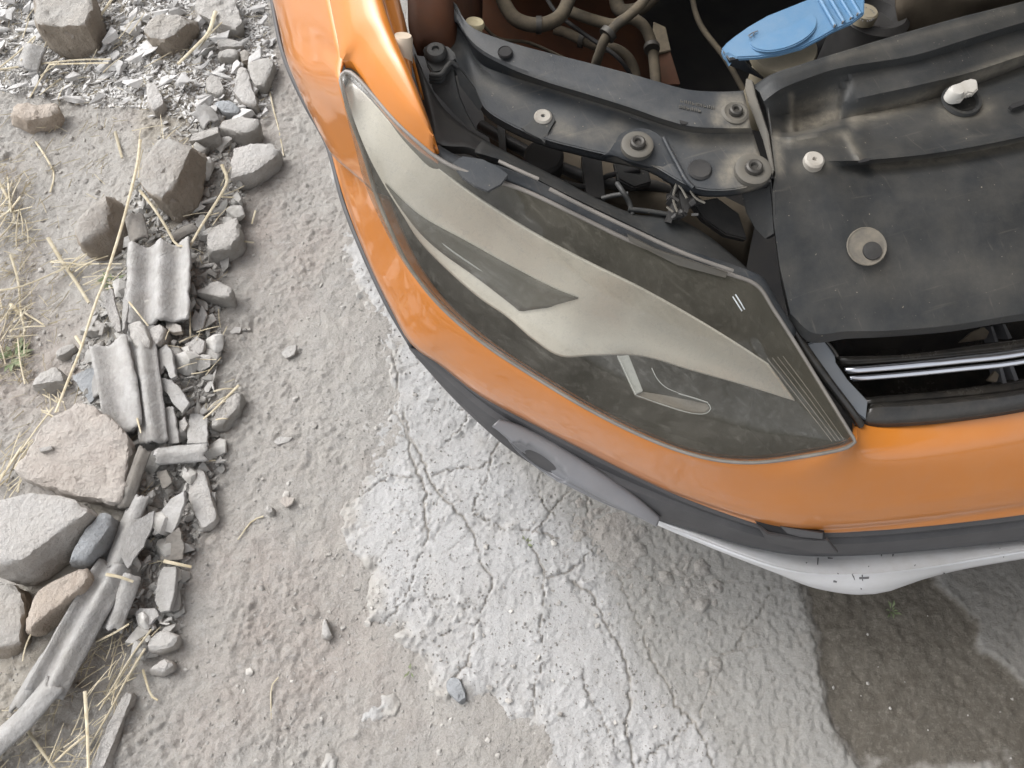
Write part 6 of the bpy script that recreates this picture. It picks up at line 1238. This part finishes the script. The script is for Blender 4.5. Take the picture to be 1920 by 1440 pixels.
# --- straw
def stalk(label, pts, r_px, group=None, dz=.012):
    v = []
    for i, (a, b) in enumerate(pts):
        p = P(a, b, 0); v.append(gp(a, b, dz + .006 * math.sin(i * 2.1 + a)))
    L_ = sum((b - a).length for a, b in zip(v, v[1:])); n = max(6, int(L_ / .015))
    o = tube('straw_stalk', v, r_px * .68 * PX(pts[0][0], pts[0][1]), M['straw'], None, sides=6, n=n, flat=.6, rend=r_px * .5 * PX(pts[0][0], pts[0][1]))
    return tag(centred(o), label, 'straw', group)
for lb, r_, dz, pts in (
 ('long bent dry stalk reaching from the brown boulder down to the cream pink slab', 4.2, .07, [(263, 262), (258, 305), (250, 340), (240, 380), (228, 425), (208, 490), (194, 532), (183, 558), (165, 611), (150, 658), (131, 705), (104, 774)]),
 ('dry stalk hooked at its end, under the brown boulder', 4, .06, [(262, 357), (289, 391), (314, 430), (331, 459), (346, 462)]),
 ('kinked yellow stalk leaning across the strip right of the brown boulder', 4.5, .06, [(416, 309), (426, 339), (414, 365), (391, 402), (368, 440), (349, 476)]),
 ('curved pale stem on the dirt by the left edge, above the boulders', 3, .008, [(67, 266), (88, 298), (101, 326), (94, 361)]),
 ('short pale stalk standing out above the brown boulder', 4.5, .012, [(216, 247), (222, 270), (229, 296)]),
 ('thick pale stalk slanting over the trodden dirt, left of the taupe boulder', 5.5, .02, [(90, 446), (112, 483), (140, 525), (167, 568)]),
 ('white bent stem at the very left edge', 4, .015, [(-5, 335), (24, 393), (27, 410), (12, 432), (-5, 450)]),
 ('yellow curved stem crossing the white bent one', 3.5, .02, [(38, 369), (19, 393), (-5, 412)]),
 ('long thin yellow straw rising to the right from the left edge', 3.4, .025, [(-5, 545), (37, 538), (112, 506), (172, 470)]),
 ('upright white straw crossing the long thin yellow one', 3.6, .018, [(20, 478), (34, 527), (39, 585), (47, 622)]),
 ('short fat straw end at the foot of the upright white straw', 5, .012, [(19, 570), (48, 599)]),
 ('thin grey straw continuing right of the short fat one', 3, .010, [(47, 587), (82, 609)]),
 ('thin straw lying over the end of the broad corrugated piece', 2.6, .06, [(242, 566), (258, 586), (278, 611)]),
 ('short white straw stub left of the tall stalk', 4.5, .02, [(142, 630), (154, 650)]),
 ('long straight straw lying flat near the top left, upper of two', 3.6, .035, [(-5, 131), (90, 118), (150, 112), (208, 111)]),
 ('long straight straw lying flat near the top left, lower of two', 3.2, .035, [(92, 121), (150, 119), (204, 118)]),
 ('yellow straw slanting up from the left edge at the top', 3.4, .04, [(66, 68), (30, 102), (-5, 130)]),
 ('thin white straw hanging down below the two flat straws', 3, .03, [(94, 120), (75, 150), (56, 183)]),
 ('reddish straw bundle pointing up between the first stones', 4.5, .03, [(212, -5), (192, 24), (172, 52)]),
 ('thick yellow stalk among the shards near the top', 6, .05, [(404, 22), (390, 62), (362, 92), (334, 120)]),
 ('thin stem fanning out of the thick yellow stalk', 2.4, .05, [(416, 42), (396, 62), (372, 92)]),
 ('fine pale root on the dirt near the wing', 2.2, .006, [(506, 172), (513, 206), (522, 240), (532, 292)]),
 ('tiny forked straw right of the kinked yellow stalk', 2.8, .03, [(414, 369), (444, 369), (447, 358)]),
 ('short straw on the dirt right of the layered stone', 3.4, .01, [(446, 451), (476, 455)]),
 ('short upright straw on the dirt below the flat-topped stone', 3, .01, [(479, 395), (472, 420)]),
 ('thin straw standing by the white splintered chip', 2.6, .02, [(356, 585), (357, 632)]),
 ('small straw pointing right below the white splintered chip', 2.8, .03, [(336, 642), (352, 634), (372, 628)]),
 ('yellow stalk over the conglomerate lump', 4, .04, [(448, 722), (424, 746), (401, 769), (381, 786)]),
 ('straw lying level above the conglomerate lump', 3, .03, [(401, 734), (420, 729), (442, 729)]),
 ('tiny straw standing between the two ridged corrugated pieces', 2.6, .06, [(257, 784), (264, 812)]),
 ('pale yellow straw with a side shoot below the white plaster lump', 5, .04, [(307, 1052), (330, 1057), (359, 1063)]),
 ('pinkish straw lying across the long double-ridged strip', 4.5, .075, [(199, 1077), (225, 1082), (250, 1091)]),
 ('forked root on the bare dirt left of the round pebble', 2.6, .008, [(494, 968), (474, 976), (446, 1012)]),
 ('thin straw sticking out under the curled grey piece', 3.4, .04, [(180, 1203), (212, 1188), (242, 1170)]),
 ('long dry grass blade along the pale ridge, upper', 3, .03, [(284, 1180), (250, 1225), (215, 1282), (186, 1332)]),
 ('long dry grass blade along the pale ridge, lower', 3.4, .03, [(272, 1216), (238, 1272), (205, 1335), (168, 1398)]),
 ('thick straw standing up from the bottom edge', 5, .03, [(159, 1296), (163, 1360), (166, 1450)]),
 ('straw crossing the thick one at the bottom edge', 4, .03, [(160, 1380), (132, 1402), (104, 1428)]),
 ('tan stick slanting to the bottom edge under the cut corrugated end', 4.5, .02, [(50, 1367), (82, 1414), (112, 1452)]),
 ('bent white straw right of the knobbly white stone', 3.6, .012, [(268, 1256), (276, 1284), (284, 1305), (296, 1313)]),
 ('thin stem left of the cream pink slab', 3, .03, [(101, 763), (70, 802), (43, 840), (-2, 900)]),
 ('dry stem in the tuft left of the cream pink slab', 3.4, .025, [(40, 838), (18, 872), (-6, 912)]),
 ('fine white root standing on the bare dirt near the bottom', 2.2, .006, [(522, 1270), (510, 1285), (509, 1350)]),
 ('straw end tucked under the short half-pipe', 2.6, .03, [(386, 864), (404, 863)]),
 ('grass blade leaning on the left brown block', 2.6, .03, [(62, 1180), (48, 1212), (42, 1240)]),
): stalk(lb, pts, r_, None, dz)
def straws(n, region, l0, l1, label, group, ang, spread, seed, rp=1.9, dz=.01):
    rg = random.Random(seed); k = 0
    while k < n:
        x0, x1 = min(p[0] for p in region), max(p[0] for p in region); y0, y1 = min(p[1] for p in region), max(p[1] for p in region)
        px, py = rg.uniform(x0, x1), rg.uniform(y0, y1)
        if not in_poly(px, py, region): continue
        a = ang + rg.uniform(-spread, spread); L_ = rg.uniform(l0, l1); dx, dy = math.cos(a) * L_ / 2, -math.sin(a) * L_ / 2; b = rg.uniform(-.12, .12)
        o = stalk(None, [(px - dx, py - dy), (px - dy * b, py + dx * b), (px + dx, py + dy)], rp * rg.uniform(.7, 1.3), None, dz + rg.uniform(0, .02)); k += 1
        NAMELESS.append((o, label, group, (px, py)))
straws(34, [(-5, 300), (60, 330), (60, 560), (45, 700), (-5, 720)], 25, 90, 'edge tuft straw', 'straw tuft at the left edge', .9, 1.0, 41)
straws(22, [(90, 480), (240, 500), (235, 545), (150, 540)], 25, 80, 'bunched straw', 'straw left of the corrugated piece', .35, .5, 42)
straws(22, [(-5, 850), (50, 800), (45, 900), (-5, 960)], 25, 80, 'tufted dry straw', 'straw tuft by the cream pink slab', .95, .4, 43)
straws(40, [(100, 1240), (250, 1170), (300, 1190), (200, 1340), (160, 1450), (80, 1450), (120, 1330)], 30, 110, 'thin dry grass blade', 'dry grass in the lower left hollow', .95, .45, 44, 1.6)
straws(16, [(70, 720), (120, 700), (130, 760), (80, 790)], 15, 40, 'short dry clumped straw', 'straw clump under the grey stone', 2.3, .8, 45)
straws(24, [(250, 240), (400, 230), (450, 380), (400, 470), (300, 450), (260, 330)], 18, 60, 'short straw bit', 'straw bits among the boulders', .9, .8, 46, 1.7, .03)
straws(18, [(20, 20), (260, 0), (300, 120), (100, 200)], 18, 60, 'short straw bit on flakes', 'straw bits on the upper left flakes', .6, .7, 47, 1.7, .025)
straws(16, [(290, 620), (430, 600), (440, 780), (360, 800)], 15, 45, 'short straw bit', 'straw bits by the pale crumbs', .8, 1.0, 48, 1.6, .025)
name_pieces()
def straw_litter(n, regions, seed):
    rg = random.Random(seed); V = []; F = []
    for _ in range(n):
        reg = rg.choice(regions); x0, x1 = min(p[0] for p in reg), max(p[0] for p in reg); y0, y1 = min(p[1] for p in reg), max(p[1] for p in reg)
        px, py = rg.uniform(x0, x1), rg.uniform(y0, y1)
        if not in_poly(px, py, reg): continue
        c = P(px, py, .01); z = gz(c.x, c.y) + rg.uniform(.001, .02); a = rg.gauss(.9, .7); L_ = rg.uniform(.008, .045); r_ = rg.uniform(.0004, .0011); tz = rg.gauss(0, .15); b_ = rg.uniform(-.2, .2)
        d = Vector((math.cos(a), math.sin(a), tz)); s_ = Vector((-math.sin(a), math.cos(a), 0)); k0 = len(V)
        for t in (-.5, 0, .5):
            m_ = Vector((c.x, c.y, z)) + d * (t * L_) + s_ * (b_ * L_ * (.25 - t * t))
            V += [m_ + s_ * r_, m_ - s_ * r_, m_ + Vector((0, 0, r_ * 1.4))]
        for i in (0, 3):
            for j in range(3): F.append((k0 + i + j, k0 + i + (j + 1) % 3, k0 + i + 3 + (j + 1) % 3, k0 + i + 3 + j))
    o = link('straw_litter', mesh('straw_litter', V, F), M['straw'], None, 60); tag(o, 'fine chopped straw strewn over the dirt and rubble at the left', 'straw litter', kind='stuff')
straw_litter(1500, [STRIP, UPPER, [(-5, 200), (240, 220), (200, 420), (150, 600), (100, 760), (-5, 960)], [(100, 1240), (280, 1160), (240, 1300), (160, 1450), (-5, 1450), (0, 1400)], [(-5, 300), (70, 330), (60, 720), (-5, 720)]], 77)
# --- weeds
def weed(label, px, py, n, s, seed):
    rg = random.Random(seed); c = gp(px, py, .004); t = empty('weed', c); tag(t, label, 'weed')
    for k in range(n):
        a = rg.uniform(0, 6.28); l = s * rg.uniform(.5, 1); d = Vector((math.cos(a), math.sin(a), 0)); u = d.cross(Vector((0, 0, 1))) * l * .16
        b0 = c + d * l * rg.uniform(0, .5); z1 = rg.uniform(.1, .5) * l
        V = [b0, b0 + d * l * .5 + u + Vector((0, 0, z1)), b0 + d * l + Vector((0, 0, z1 * .8)), b0 + d * l * .5 - u + Vector((0, 0, z1)), b0 + d * l * .5 + Vector((0, 0, z1 * .8))]
        link('leaf', mesh('leaf', V, [(0, 4, 1), (1, 4, 2), (2, 4, 3), (3, 4, 0)]), M['weed'], t, 60)
weed('small grey green weed by the left edge below the straw tuft', 28, 668, 34, .035, 1)
weed('small green weed tucked between the tall stalk and the broad corrugated piece', 212, 530, 24, .030, 2)
weed('tiny green sprout in the dirt at the concrete edge', 769, 1258, 7, .014, 3)
weed('tiny moss green sprout in a crack of the concrete', 985, 1018, 12, .014, 4)
weed('tiny dark green weed on the damp patch under the bumper', 1672, 1146, 12, .016, 5)
